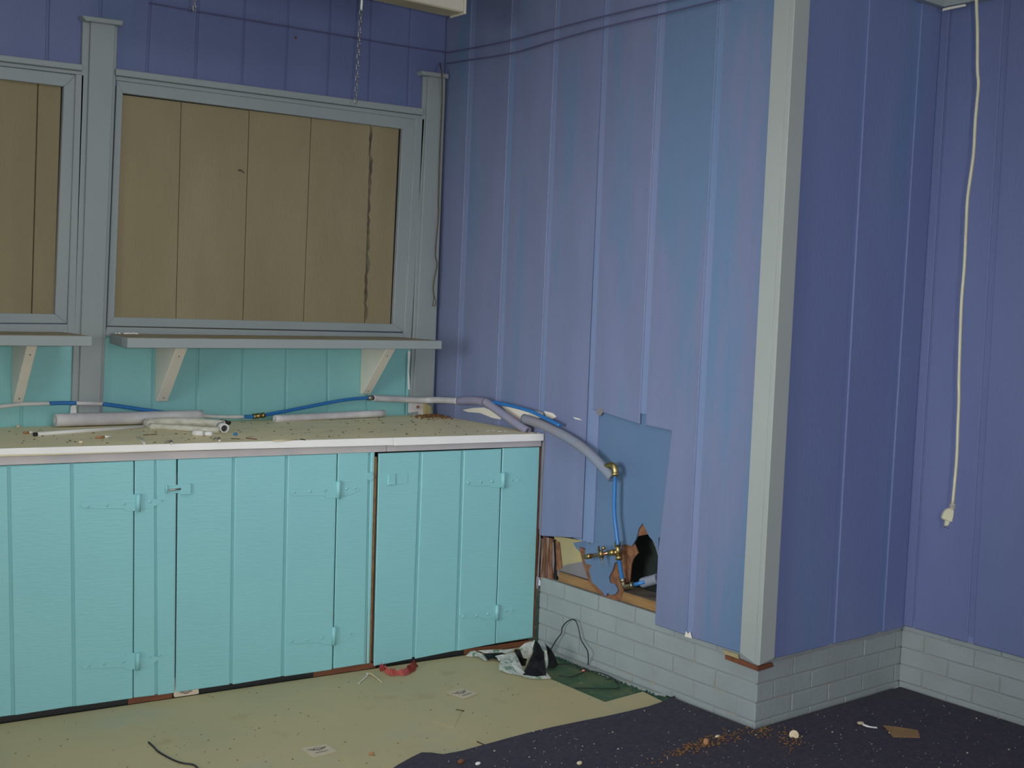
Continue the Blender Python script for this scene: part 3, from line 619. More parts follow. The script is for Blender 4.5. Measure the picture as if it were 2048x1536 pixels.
hh = fl1.z - SF(255, 696).z
sh_pts = [V((A(214, 667).x, -.031, zs)), V((fl1.x, -sd, zs)), V((min(fr1.x, -.02), -sd, zs)), V((min(fr1.x, -.02), -.031, zs))]
sh_r = shelf(sh_pts, hh, [((311, 698), (354, 698), (377, 698), (309, 803), (330, 803)), ((722, 702), (775, 702), (793, 702), (725, 788), (745, 788))], 'grey window shelf on two cream brackets under the larger window', -.1)
mb = MB()
for i in range(14):
    t = random.random(); mb.ball((sh_pts[0].x+.012+t*.09, -.042-random.random()*.02, zs+.003), random.uniform(.003, .007), (1.6, 1, .7), 6, 4)
mb.build('caulk_residue', M['white'], sh_r)
l2 = SF(192, 668)
shelf([V((-2.6, -.031, zs+.004)), V((-2.6, -sd*.9, zs+.004)), V((SF(192, 668).x, -sd*.9, zs+.004)), V((SF(192, 668).x, -.031, zs+.004))], hh, [((24, 690), (55, 690), (76, 690), (27, 805), (47, 805))], 'grey window shelf with one cream bracket at the left edge of the frame', -.1)

# ================================================================== PIPES AND FOAM SLEEVES
pd = .045
wp = thing('water_pipe', V((-.9, -.05, HCT+.03)), 'blue plastic water pipe with brass fittings running along the walls', 'pipe')
PR = .0078
def tubeA(px, m, nm='tube', r=PR, d=pd, par=None): return MB().tube(curve([A(x, y, d) for x, y in px]), r, 10).build(nm, m, par or wp)
def tubeB(px, m, nm='tube', r=PR, d=pd, par=None): return MB().tube(curve([B(x, y, d) for x, y in px]), r, 10).build(nm, m, par or wp)
tubeA([(-150, 826), (-60, 818), (0, 813), (50, 808), (100, 807)], M['pexwhite'])
tubeA([(98, 807), (125, 806), (152, 806.5)], M['pex'])
tubeA([(152, 806.5), (180, 807), (206, 807.5)], M['foam'])
tubeA([(204, 807.5), (240, 812.5), (285, 819), (330, 825), (380, 830)], M['pex'])
tubeA([(380, 830), (440, 833.5), (488, 833.5)], M['pexwhite'])
tubeA([(487, 833.5), (505, 833.3), (520, 832)], M['pex'])
cpl = MB().tube([A(506, 833, pd), A(530, 830.5, pd)], .0095, 10).build('coupling', M['brass'], wp)
for q in ((508, 833), (516, 832), (525, 831)): MB().tube([A(q[0]-2, q[1], pd), A(q[0]+3, q[1]-.5, pd)], .0125, 10).build('coupling_ring', M['brass'], cpl)
tubeA([(520, 832), (560, 824.5), (610, 815), (660, 805), (700, 798.5), (738, 795.5)], M['pex'])
MB().tube([A(735, 796, pd), A(746, 795, pd)], .012, 8).build('coupling', M['steel'], wp)
tubeB([(975, 803), (1000, 807), (1030, 813.5), (1062, 823), (1090, 836), (1120, 851)], M['pex'])
eb = B(1228, 936, .05)
MB().tube(curve([B(1212, 933, .05), B(1224, 930, .05), B(1230, 938, .05), B(1230, 950, .05)]), .012, 10).build('elbow', M['brass'], wp)
MB().tube([B(1230, 944, .05), B(1230, 952, .05)], .0145, 10).build('elbow_ring', M['brass'], wp)
tubeB([(1230, 950), (1229, 990), (1229, 1030), (1233, 1065), (1236, 1090)], M['pex'], d=.04)
MB().tube([B(1235, 1085, .035), B(1238, 1119, .03)], .0105, 10).build('tee', M['brass'], wp)
for (x, y) in ((1235.3, 1088), (1237.6, 1115)): MB().tube([B(x, y-4, .035), B(x+.4, y+4, .033)], .0135, 10).build('tee_ring', M['brass'], wp)
MB().tube([B(1236, 1104, .035), B(1226, 1105, .035)], .010, 10).build('tee_branch', M['brass'], wp)
MB().tube([B(1229, 1104.5, .035), B(1219, 1105.5, .035)], .0125, 10).build('branch_ring', M['brass'], wp)
MB().tube([B(1222, 1105, .035), B(1178, 1112.5, .035)], .0072, 10).build('copper_stub', M['copper'], wp)
MB().tube([B(1182, 1112, .035), B(1171, 1113.8, .035)], .0105, 10).build('end_cap', M['brass'], wp)
vv = MB().tube([B(1201, 1100, .037), B(1203.5, 1116, .037)], .0095, 8).build('saddle_valve', M['brass'], wp)
MB().ball(B(1207, 1096, .05), .0085).build('valve_screw', M['brass'], vv)
MB().box(B(1197, 1098, .05)-V((.003, .004, .010)), B(1197, 1098, .05)+V((.003, .004, .012))).build('valve_clamp', M['bronze'], vv)
MB().tube([B(1203, 1116, .037), B(1204.5, 1119, .037)], .006, 8).build('valve_nut', M['steel'], vv)
MB().tube(curve([B(1204, 1118, .037), B(1205, 1126, .036), B(1206.5, 1133, .034)]), .0028, 8).build('valve_needle', M['steel'], vv)
MB().tube(curve([B(1238, 1118, .03), B(1241, 1138, .022), B(1245, 1160, .012)]), PR, 10).build('tube', M['pex'], wp)
MB().tube(curve([B(1245, 1157, .012), B(1247, 1168, .01), B(1249, 1172, .008), B(1258, 1172, .006), B(1267, 1169, .004)]), .0108, 10).build('elbow', M['bronze'], wp)
for a, b in (((1245, 1158), (1246, 1163)), ((1262, 1171), (1267, 1169.5))): MB().tube([B(*a, .012), B(*b, .010)], .013, 10).build('elbow_ring', M['bronze'], wp)
MB().tube([B(1265, 1170, .004), B(1290, 1164, -.01)], PR, 10).build('tube', M['pex'], wp)

def sleeve(pts, r, m, label, n=12, inner=.5, flat=1.0, extra=None):
    c = sum([V(p) for p in pts], V())/len(pts); c.z -= (r if not isinstance(r, list) else max(r))
    o = MB().tube(curve(pts), r if not isinstance(r, list) else r, n, inner, flat).build('foam_sleeve', m, None, 0, c)
    return tag(o, label, 'pipe insulation')
RF = .0185
s1 = sleeve([A(746, 796, .046), A(790, 798, .046), A(845, 800.5, .048), B(878, 800, .05), B(917, 802, .05)], RF*.82, M['foamwhite'], 'white-smeared foam pipe sleeve passing in front of the corner pier', inner=.8)
sleeve([B(918, 802, .05), B(945, 800.5, .05), B(969, 804, .05)], RF, M['foamlilac'], 'short lilac foam pipe sleeve right of the corner on the lilac wall')
sleeve([B(970, 803, .055), B(1000, 824, .05), B(1030, 845, .045), B(1056, 862, .042)], RF, M['foamlilac'], 'straight lilac foam sleeve slanting down to the worktop corner')
sleeve([B(1048, 837, .036), B(1085, 850, .038), B(1120, 867, .04), B(1155, 888, .045), B(1180, 908, .05), B(1203, 931, .05), B(1225, 956, .05)], RF*1.1, M['foamblue'], 'long bent grey-blue foam sleeve ending at the brass elbow')
sleeve([hit(549, 838, (0, -.10, 0), (0, 1, 0)), hit(660, 832, (0, -.085, 0), (0, 1, 0)), hit(768, 826.5, (0, -.07, 0), (0, 1, 0))], RF*.86, M['foam'], 'loose grey foam sleeve lying on the worktop below the right bracket')
tb = [T(104, 853), T(200, 849.5), T(300, 846), T(400, 845)]
sleeve([V((p.x, -.055, p.z+.028)) for p in tb], .0255, M['foam'], 'loose paint-smeared foam sleeve on the worktop below the pier')
sleeve([B(1284, 1166, -.02), B(1316, 1157, -.035)], .02, M['foamblue'], 'stub of grey foam sleeve inside the wall hole')

# crumpled plastic sleeve and small things on the worktop
base = T(380, 862)
pl_ = thing('plastic_sleeve', base, 'crumpled cloudy plastic sleeve with dark open ends on the worktop', 'plastic sleeve')
P3 = lambda x, y, h: T(x, y+9, 0)+V((0, 0, h))
MB().tube(curve([P3(292, 843, .016), P3(340, 844, .019), P3(400, 846, .020), P3(446, 850, .020)]), [.012, .0135, .015, .016, .017, .018, .018, .018, .0175, .017, .017, .017, .017, .017, .017, .017, .017, .017, .018], 12, .82).build('film_tube', M['film'], pl_)
MB().tube(curve([P3(300, 849, .010), P3(360, 853, .012), P3(410, 857, .013), P3(438, 858, .013)]), .0125, 10, .8).build('film_tube', M['film'], pl_)
MB().tube([P3(441, 853, .017), P3(449, 856, .016)], .0185, 12, .72).build('white_rim', M['plastic'], pl_)
MB().tube([P3(439, 853, .016), P3(447, 856, .016)], .0128, 12).build('dark_core', M['black'], pl_)
MB().tube([P3(443, 846, .026), P3(459, 848, .022)], .008, 10).build('dark_core', M['black'], pl_)
MB().tube([P3(290, 842, .012), P3(301, 846, .012)], .0155, 10).build('cut_end', M['film'], pl_)
def lay(name, px, r, m, label, cat, n=8, grp=None, h=None, fn=T):
    pts = [fn(x, y, (h if h is not None else r)) for x, y in px]; c = sum(pts, V())/len(pts); c.z -= r
    o = MB().tube(curve(pts, 4) if len(pts) > 2 else pts, r, n).build(name, m, None, 0, c); return tag(o, label, cat, grp)
rod = thing('plastic_rod', T(180, 862), 'long white plastic rod lying at the left of the worktop', 'rod')
pr = [T(74, 868.5, .0065), T(287, 853.5, .0065)]
MB().tube(pr, .0078, 8).build('rod', M['plastic'], rod)
MB().tube([lerp(pr[0], pr[1], -.028), pr[0]], .0072, 8).build('dark_tip', M['black'], rod)
fit = thing('pipe_fitting', T(405, 867), 'small stepped white plastic pipe fitting on the worktop', 'fitting')
MB().tube([T(386, 866, .011), T(407, 867, .011)], .0115, 12).build('wide_end', M['plastic'], fit)
MB().tube([T(406.5, 867, .0095), T(425, 868, .0095)], .0095, 12).build('narrow_end', M['plastic'], fit)
def butt(x, y, dx, dy, label):
    o = thing('cigarette_butt', T(x, y), label, 'cigarette butt')
    a, b, c = T(x-dx, y-dy, .0045), T(x+dx*.2, y+dy*.2, .0045), T(x+dx, y+dy, .0045)
    MB().tube([a, b], .0043, 8).build('filter', M['orange'], o); MB().tube([b, c], .0042, 8).build('paper', M['white'], o)
butt(206, 874, 14, -1.2, 'cigarette butt with an orange filter in the middle of the worktop’s left part'.replace('’', "'"))
butt(56, 865, 9, -.5, 'cigarette butt touching the dark tip of the white rod')
lay('white_stick', [(546, 882), (597, 879.5)], .0028, M['ivory'], 'thin ivory plastic stick near the worktop front edge', 'stick')
lay('black_screw', [(601, 878), (610, 880)], .0022, M['black'], 'small black screw beside the ivory stick', 'screw')
tie = thing('wire_tie', T(280, 880), 'white folded twist tie near the front edge of the worktop', 'twist tie')
MB().tube([T(273, 873, .002), T(289, 888, .002)], .0018, 6).build('wire', M['plastic'], tie); MB().tube([T(279, 872, .002), T(290, 887, .002)], .0018, 6).build('wire', M['plastic'], tie)
lay('rusty_nail', [(492, 876), (513, 878.5)], .0020, M['rustwood'], 'rusty nail lying left of the ivory stick', 'nail')
lay('brown_twig', [(462, 877), (480, 878)], .0016, M['crumbdark'], 'short dark brown twig left of the rusty nail', 'twig')
lay('brown_splinter', [(286, 870), (314, 868.5)], .0018, M['splinter'], 'thin brown splinter behind the white twist tie', 'splinter')
o = MB().ball(T(471, 868, .006), .006, (1.6, 1, .9)).build('blue_cap', M['pex'], None, 0, T(471, 868)); tag(o, 'tiny blue plastic cap right of the plastic sleeve', 'cap')
for (x, y, nm, lb) in ((336, 884, 'metal_clip', 'shiny metal clip at the worktop front edge right of the twist tie'), (432, 878, 'metal_ring', 'bent steel ring in front of the white pipe fitting')):
    o = thing(nm, T(x, y), lb, 'clip')
    MB().tube(curve([T(x-6, y+1, .003), T(x-2, y-2, .008), T(x+3, y-1, .006), T(x+8, y+1, .004)]), .003, 8).build('wire', M['steel'], o)
    MB().tube([T(x+6, y-2, .004), T(x+7, y+3, .004)], .005, 8).build('collar', M['steel'], o)
for (x, y, lb) in ((36, 853, 'yellow crumb against the back wall at the left of the worktop'), (162, 884, 'yellow crumb near the front edge of the worktop')):
    tag(MB().ball(T(x, y, .006), .007, (1.3, 1, .9), 7, 4).build('yellow_crumb', M['ivory'], None, 0, T(x, y)), lb, 'crumb')
mb = MB()
for i in range(150):
    x = min(-.03, -.07+random.gauss(0, .055)); y = max(-.30, -.06-abs(random.gauss(0, .07))); s = random.uniform(.002, .009)*(1 if y > -.15 else .5)
    mb.ball((x, y, top_z(x)+s*.5), s, (1.2, 1, .8), 5, 3)
tag(mb.build('dirt_heap', M['crumbbrown']), 'heap of brown crumbs on the worktop in the corner', 'dirt', kind='stuff')
mb = MB()
for i in range(170):
    x = random.uniform(-2.1, -.1); y = random.uniform(K0(x)+.02, -.08); s = random.uniform(.0012, .0034)
    mb.box((x-s, y-s*.5, top_z(x)), (x+s*random.uniform(.5, 2), y+s*.6, top_z(x)+s*.7))
tag(mb.build('worktop_specks', M['crumbdark']), 'dark specks scattered over the worktop', 'dirt', kind='stuff')
# paint flakes and the broken foot of the corner pier
mb = MB()
for (x, y, l) in ((972, 862, 8), (984, 861, 7), (996, 863, 8), (1008, 862, 7), (1060, 866, 9), (1074, 866, 8)):
    a = T(x, y, .001); mb.prism([a, a+V((.012*l/8, -.004, 0)), a+V((.022*l/8, .001, 0)), a+V((.010*l/8, .006, 0))], (0, 0, .0012))
tag(mb.build('paint_flakes', M['white']), 'white paint flakes on the worktop along the lilac wall', 'paint flakes', kind='stuff')
ft = thing('broken_trim_foot', A(835, 830, .045), 'broken white foot block of the corner pier with a rusty stub', 'block')
ft.location = V((ft.location.x, ft.location.y, top_z(ft.location.x)))
MB().prism([A(819, 806, .042), A(848, 806, .042), A(847, 831, .042), A(840, 833, .042), A(838, 823, .042), A(818, 826, .042)], (0, .011, 0)).build('block', M['foamwhite'], ft, .001)
MB().tube([A(836, 814, .052), A(836, 814, .042)], .008, 10).build('rusty_stub', M['rustwood'], ft)
MB().prism([A(849, 806, .055), A(862, 812, .055), A(864, 827, .055), A(849, 830, .055)], (0, .02, 0)).build('wood_chunk', M['tan'], ft, .001)

# ================================================================== WIRES, CHAIN, FIXTURE, CORD
lc = MB().tube(curve([A(300, 6, .004), A(400, 24, .004), A(520, 44, .004), A(660, 67, .004), A(800, 91, .004), A(890, 104, .004)])+curve([B(895, 105, .015), B(1000, 85, .015), B(1110, 57, .015), B(1212, 31, .015), B(1360, -3, .015), B(1530, -42, .015)]), .0032, 6).build('painted_cable', M['cable'])
tag(lc, 'thin overpainted cable crossing the top of the back and lilac walls', 'cable')
wi = thing('hanging_wire', A(884, 180, .04), 'brown wire hanging down the corner pier with split bare ends', 'wire')
MB().tube(curve([B(1535, -24, .016), B(1460, -6, .016), B(1330, 26, .016), B(1212, 53, .016), B(1120, 78, .016), B(1024, 106, .016), B(930, 121, .016), B(893, 127, .016)]), .0032, 6).build('painted_run', M['cable'], wi)
MB().tube(curve([A(880, 127, .006), A(882, 136, .05), A(884, 150, .058), A(884, 210, .045), A(880, 300, .04), A(877, 400, .04), A(877, 430, .045), A(871, 505, .05), A(874, 528, .05), A(867, 570, .048), A(868, 592, .046)]), .0036, 7).build('hanging_run', M['brownwire'], wi)
MB().tube(curve([A(868, 590, .046), A(867, 602, .046), A(865, 612, .048)]), .0022, 6).build('bare_end', M['brownwire'], wi)
MB().tube(curve([A(868, 590, .046), A(872, 605, .046), A(868, 613, .048)]), .0022, 6).build('bare_end', M['brownwire'], wi)

fy = -.70
def X(x, y, yy=fy): return hit(x, y, (0, yy, 0), (0, 1, 0))
e = X(930, 26); fx = thing('fluorescent_fixture', V((e.x-.6, fy+.05, e.z)), 'cream fluorescent light fixture cut by the top of the frame', 'light fixture')
MB().box((e.x-1.22, fy, e.z+.004), (e.x-.004, fy+.10, e.z+.12)).build('housing', M['fluor'], fx, .004)
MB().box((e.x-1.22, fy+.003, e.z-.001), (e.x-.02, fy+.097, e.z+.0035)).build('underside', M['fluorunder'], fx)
MB().box((e.x-.004, fy-.002, e.z-.004), (e.x+.006, fy+.102, e.z+.122)).build('end_cap', M['fluor'], fx, .002)
def chain(px0, px1, n, label, clip):
    a, b = X(*px0, fy-.016), X(*px1, fy-.016)
    o = thing('chain', a, label, 'chain', 'chains of the light fixture')
    step = (b-a)/n; L_ = step.length
    for i in range(n):
        c = a+step*(i+.5); pts = []
        w_ = .0058; hl = L_*.62
        for j in range(13):
            t = 2*math.pi*j/12; s_, q = math.cos(t), math.sin(t)
            off = V((w_*s_, 0, 0)) if i % 2 == 0 else V((w_*s_*.35, w_*s_, 0))
            pts.append(c+off+V((0, 0, hl*q)))
        MB().tube(pts, .0017, 5).build('link', M['steel'], o)
    if clip: MB().tube([X(724, -6, fy-.016), X(722.5, 20, fy-.016)], .0045, 6).build('clip', M['plastic'], o)
chain((722, 18), (711, 207), 17, 'long slack steel chain hanging from the light fixture', True)
chain((389, -30), (389, 22), 5, 'short steel chain end at the top of the frame above the boarded window', False)

cdp = 3.85
def Q(x, y, dp=cdp):
    d = _f + CR*((x-1024)/FPX) - CU*((y-768)/FPX); return CAM + d*dp
cd = thing('extension_cord', Q(1900, 1050), 'ivory extension cord with a plug hanging in front of the far right wall', 'cord')
cpx = [(1952, -140), (1953, 0), (1955, 60), (1955, 140), (1957, 170), (1951, 240), (1947, 310), (1936, 390), (1933, 440), (1929, 530), (1923.5, 600), (1920, 690), (1918, 760), (1918, 800), (1916, 850), (1914, 910), (1910, 960), (1905.5, 1008)]
MB().tube(curve([Q(x, y) for x, y in cpx], 4), .0062, 8, 0, .75).build('cord', M['cord'], cd)
pgp = [Q(1905.5, 1008), Q(1904.5, 1018)]
for i in range(4): MB().tube([lerp(pgp[0], pgp[1], i*.26), lerp(pgp[0], pgp[1], i*.26+.15)], .0095, 8).build('strain_ring', M['cord'], cd)
MB().prism([Q(1900, 1016), Q(1909, 1018), Q(1908.5, 1030), Q(1905, 1045), Q(1898, 1044), Q(1884.5, 1038), Q(1888, 1027), Q(1893, 1020)], _f*.02).build('plug', M['cord'], cd, .003)
MB().prism([Q(1892, 1041, cdp-.004), Q(1901, 1043, cdp-.004), Q(1897, 1052, cdp-.004), Q(1890, 1052, cdp-.004)], _f*.014).build('plug_face', M['cord'], cd, .002)
for (x, y) in ((1889, 1050), (1896, 1052)): MB().tube([Q(x, y, cdp+.004), Q(x+1, y+5, cdp+.004)], .0022, 6).build('prong', M['steel'], cd)

# ================================================================== FLOOR LITTER
bag = thing('torn_bag', F(1050, 1330), 'torn white and black printed bag crumpled at the cabinet end', 'bag')
def flap(px, m, d_list, name, th=.0015):
    """a bent flap: outline pixels each with its own height above floor depth (distance along the view toward the camera)"""
    pts = []
    for (x, y), (bx, by) in zip(px, d_list):       # (bx,by) is the floor pixel it stands over
        g_ = F(bx, by, .003); pts.append(hit(x, y, g_, V((_f.x, _f.y, 0))))
    mb = MB(); c = sum(pts, V())/len(pts); n = len(pts)
    nor = (pts[1]-pts[0]).cross(pts[2]-pts[0]).normalized()
    ring1 = [mb.bm.verts.new(p) for p in pts]; ring2 = [mb.bm.verts.new(lerp(p, c, .5)+nor*random.uniform(-.008, .008)) for p in pts]; cv = mb.bm.verts.new(c)
    for i in range(n):
        j = (i+1) % n; mb.bm.faces.new((ring1[i], ring1[j], ring2[j], ring2[i])); mb.bm.faces.new((ring2[i], ring2[j], cv))
    r = bmesh.ops.solidify(mb.bm, geom=mb.bm.faces[:], thickness=th)
    return mb.build(name, m, bag)
flap([(1071, 1281), (1078, 1287), (1085, 1300), (1088, 1316), (1091, 1340), (1093, 1355), (1075, 1354), (1045, 1349), (1056, 1326), (1065, 1308)], M['black'], [(1072, 1338)]*4+[(1090, 1352), (1093, 1356), (1075, 1355), (1045, 1350), (1056, 1345), (1064, 1340)], 'black_flap')
flap([(1089, 1282), (1093, 1290), (1102, 1298), (1110, 1312), (1116, 1330), (1108, 1337), (1096, 1336), (1098, 1318), (1094, 1300)], M['black'], [(1104, 1328)]*5+[(1110, 1338), (1096, 1338), (1098, 1334), (1098, 1330)], 'black_flap')
flap([(1070, 1280), (1062, 1308), (1056, 1318), (1048, 1316), (1041, 1300), (1038, 1296), (1050, 1286)], M['bagwhite'], [(1060, 1322)]*7, 'white_flap')
flap([(1022, 1305), (1030, 1306), (1036, 1316), (1043, 1332), (1050, 1345), (1043, 1351), (1020, 1348), (998, 1340), (998, 1332), (1001, 1322), (1010, 1312)], M['bagwhite'], [(1022, 1322), (1030, 1322), (1036, 1330), (1043, 1340), (1050, 1350), (1043, 1352), (1020, 1349), (998, 1341), (998, 1337), (1001, 1331), (1010, 1326)], 'white_flap')
flap([(1031, 1298), (1040, 1299), (1046, 1316), (1054, 1318), (1050, 1336), (1042, 1332), (1034, 1312), (1028, 1302)], M['black'], [(1042, 1330)]*8, 'black_flap')
flap([(931, 1312), (940, 1303), (950, 1301), (964, 1308), (975, 1321), (970, 1322), (957, 1313), (943, 1312)], M['bagwhite'], [(931, 1313), (945, 1311), (950, 1311), (964, 1314), (975, 1322), (970, 1323), (957, 1316), (943, 1314)], 'white_flap')
flap([(955, 1301), (985, 1299), (1015, 1299), (1030, 1297), (1020, 1306), (1000, 1308), (975, 1308)], M['bagwhite'], [(990, 1311)]*7, 'white_flap')
flap([(966, 1307), (985, 1306), (1005, 1305), (1014, 1310), (1000, 1322), (985, 1316), (976, 1320)], M['black'], [(966, 1312), (985, 1313), (1005, 1313), (1014, 1318), (1000, 1324), (985, 1320), (976, 1322)], 'black_flap')
flap([(990, 1312), (1010, 1309), (1018, 1306), (1008, 1318), (998, 1322)], M['bagwhite'], [(990, 1318), (1010, 1320), (1018, 1320), (1008, 1324), (998, 1325)], 'white_flap')
flap([(1041, 1350), (1060, 1351), (1090, 1356), (1097, 1355), (1094, 1346), (1103, 1357), (1085, 1358), (1060, 1357), (1046, 1354)], M['bagwhite'], [(1041, 1351), (1060, 1352), (1090, 1357), (1097, 1356), (1094, 1352), (1103, 1358), (1085, 1359), (1060, 1358), (1046, 1355)], 'white_flap')
flap([(1088, 1300), (1093, 1302), (1096, 1318), (1096, 1330), (1092, 1338), (1090, 1322)], M['bagwhite'], [(1092, 1340)]*6, 'white_flap')

lp = thing('black_wire', F(1170, 1345), 'thin black wire looping up against the bricks beside the torn bag', 'wire')
MB().tube(curve([B(1101, 1300, .03), B(1112, 1281, .02), B(1123, 1266, .012), B(1124, 1256, .012), B(1132, 1245, .012), B(1144, 1238.7, .012), B(1152, 1243, .012), B(1157, 1256.5, .012), B(1162, 1279, .016), B(1170, 1293, .02), B(1176, 1306, .03), F(1176, 1330, .004), F(1170, 1342, .004), F(1159, 1348, .004), F(1140, 1354, .004), F(1118, 1351, .004)]), .0024, 6).build('loop', M['black'], lp)
MB().tube(curve([F(1116, 1329, .003), F(1135, 1328, .003), F(1154, 1331, .004), F(1167, 1341, .006), F(1197, 1345, .003), F(1226, 1357, .003), F(1238, 1370, .003), F(1232, 1377, .003), F(1190, 1377, .003), F(1150, 1376, .004)]), .0024, 6).build('loop', M['black'], lp)
MB().ball(F(1167, 1341, .007), .006, (1.4, 1, .7)).build('red_knot', M['red'], lp)
tag(MB().tube(curve([F(297, 1484, .003), F(308, 1494, .003), F(318, 1504, .003), F(345, 1519, .003), F(365, 1526, .003), F(388, 1530, .003), F(400, 1542, .003)]), .0030, 6).build('black_wire', M['black'], None, 0, F(345, 1519)), 'short black wire with a frayed end at the bottom left of the floor', 'wire')
tw = thing('twist_tie', F(740, 1358), 'white twist tie bent into a V on the floor before the cabinets', 'twist tie')
MB().tube(curve([F(717, 1367, .003), F(727, 1358, .003), F(735, 1350, .006), F(733, 1346, .008)]), .0022, 6).build('leg', M['plastic'], tw)
MB().tube(curve([F(736, 1347, .006), F(742, 1348, .007), F(752, 1355, .005), F(763, 1364, .003)]), .0030, 6).build('leg', M['ivory'], tw)

rw = thing('red_wrapper', F(790, 1342), 'crumpled translucent red wrapper at the cabinet foot', 'wrapper')
def ribbon(px, wd_, m, nm, fn=F, h=.006):
    a = [fn(x, y, h) for x, y in px]; a = curve(a, 4); mb = MB(); n = len(a)
    up_ = [random.uniform(.5, 1.3) for _ in a]
    v1 = [mb.bm.verts.new(p+V((0, 0, wd_*u))) for p, u in zip(a, up_)]; v2 = [mb.bm.verts.new(p+V((random.uniform(-.006, .006), -wd_*.9, -.003))) for p in a]
    for i in range(n-1): mb.bm.faces.new((v1[i], v1[i+1], v2[i+1], v2[i])).smooth = True
    bmesh.ops.solidify(mb.bm, geom=mb.bm.faces[:], thickness=.0012)
    return mb.build(nm, m, rw)
ribbon([(757, 1340), (764, 1337), (770, 1345), (780, 1348), (790, 1347), (803, 1348), (815, 1343), (824, 1333), (828, 1326)], .019, M['red'], 'red_film')
ribbon([(762, 1333), (768, 1338), (776, 1346), (786, 1345)], .018, M['red'], 'red_film')
ribbon([(812, 1344), (822, 1339), (829, 1329)], .022, M['red'], 'red_film')
a_, b_ = K(768, 1331, .012), K(822, 1321, .012)
MB().prism([V((a_.x, K0(a_.x)+.012, .003)), V((b_.x, K0(b_.x)+.012, .003)), V((b_.x, K0(b_.x)+.012, .0205)), V((a_.x, K0(a_.x)+.012, .0205))], (0, .0015, 0)).build('magenta_film', M['magenta'], rw)

def coaster(pts, label, text, up=V((0, 0, 1)), cv=.38):
    c = sum(pts, V())/4
    o = thing('paper_coaster', c, label, 'coaster', 'square paper coasters')
    # rounded corners
    out = []
    for i in range(4):
        p, q, r_ = pts[i-1], pts[i], pts[(i+1) % 4]
        out += [lerp(q, p, .10), lerp(q, p, .03)*.5+lerp(q, r_, .03)*.5, lerp(q, r_, .10)]
    MB().prism(out, up*-.0016).build('card', M['card'], o)
    def U(u, v, h=.0004): return lerp(lerp(pts[0], pts[1], u), lerp(pts[3], pts[2], u), v) + up*h
    def circ(cx, cy, r, rx, m, nm, n=16, h=.0004):
        MB().prism([U(cx+r*rx*math.cos(2*math.pi*i/n), cy+r*math.sin(2*math.pi*i/n), h) for i in range(n)], up*-.0003).build(nm, m, o)
    # winged round emblem
    circ(.5, cv, .17, 1, M['ink'], 'emblem_ring'); circ(.5, cv, .12, 1, M['card'], 'emblem_field', h=.0006); circ(.5, cv+.02, .085, 1, M['inkred'], 'emblem_disc', h=.0008)
    for sgn in (-1, 1):
        for k in range(3):
            y0 = cv-.08+k*.07; MB().prism([U(.5+sgn*.17, y0), U(.5+sgn*(.40-.07*k), y0-.06+.02*k), U(.5+sgn*(.38-.07*k), y0-.01+.02*k), U(.5+sgn*.15, y0+.05)], up*-.0003).build('emblem_wing', M['ink'], o)
    MB().prism([U(.46, cv-.07, .001), U(.49, cv-.07, .001), U(.49, cv+.06, .001), U(.46, cv+.06, .001)], up*-.0003).build('emblem_bar', M['card'], o)
    MB().prism([U(.52, cv-.07, .001), U(.55, cv-.07, .001), U(.55, cv+.06, .001), U(.52, cv+.06, .001)], up*-.0003).build('emblem_bar', M['card'], o)
    if text:
        x = .24
        for k in range(9):
            ww = random.uniform(.035, .06); MB().prism([U(x, .70), U(x+ww, .70), U(x+ww, .765), U(x, .765)], up*-.0003).build('print_mark', M['ink'], o); x += ww+.015
    return o
coaster([F(601.7, 1496, .002), F(652, 1488, .002), F(674, 1501.5, .002), F(626, 1513.5, .002)], 'square paper coaster with printed emblem and text, nearest the camera', True)
coaster([F(891.5, 1384.5, .003), F(925, 1376.5, .003), F(958, 1386.5, .003), F(927, 1397.5, .003)], 'square paper coaster lying alone on the vinyl before the right cabinet', True)
kl, kr = K(348, 1400, .004), K(398, 1393, .004)
def kk(x, z, d): return V((x, K0(x)-d, z))
coaster([kk(kl.x, .068, -.020), kk(kr.x, .068, -.020), kk(kr.x, .003, .004), kk(kl.x, .003, .004)][::1], 'square paper coaster leaning into the toe gap of the middle cabinet', False, V((0, -.93, .36)), .74)

# on the carpet
CZ = .0125
def FC(x, y, h=0): return F(x, y, CZ+h)
sp = thing('plastic_spoon', FC(1735, 1450), 'small white plastic spoon on the carpet', 'spoon')
MB().ball(FC(1721, 1446, .005), .012, (1.2, 1, .4), 10, 6).build('bowl', M['ivory'], sp)
MB().tube(curve([FC(1726, 1449, .005), FC(1738, 1453.5, .004), FC(1754, 1455.5, .004)]), [.004]*4+[.003]*4+[.004], 8).build('handle', M['plastic'], sp)
cb = MB().prism([FC(1767, 1450.5, .004), FC(1790, 1453, .005), FC(1836, 1460, .004), FC(1840, 1475, .002), FC(1812, 1474, .003), FC(1786, 1473.5, .002)], (0, 0, -.002)).build('cardboard_scrap', M['cardboard'], None, 0, FC(1803, 1463))
tag(cb, 'torn strip of brown cardboard on the carpet', 'cardboard')
cap = thing('bottle_cap', FC(1588, 1470), 'cream round bottle cap on the carpet', 'cap')
MB().tube([FC(1588, 1470, 0), FC(1588, 1470, .008)], .0165, 14).build('shell', M['ivory'], cap)
MB().tube([FC(1591, 1470, .0078), FC(1591, 1470, .0095)], .011, 12).build('crumpled_top', M['ivory'], cap)
tag(MB().ball(FC(1412, 1484, .008), .011, (1, .9, 1.2), 7, 5).build('brown_lump', M['orange'], None, 0, FC(1412, 1484)), 'small orange-brown lump on the carpet below the corner post', 'crumb')
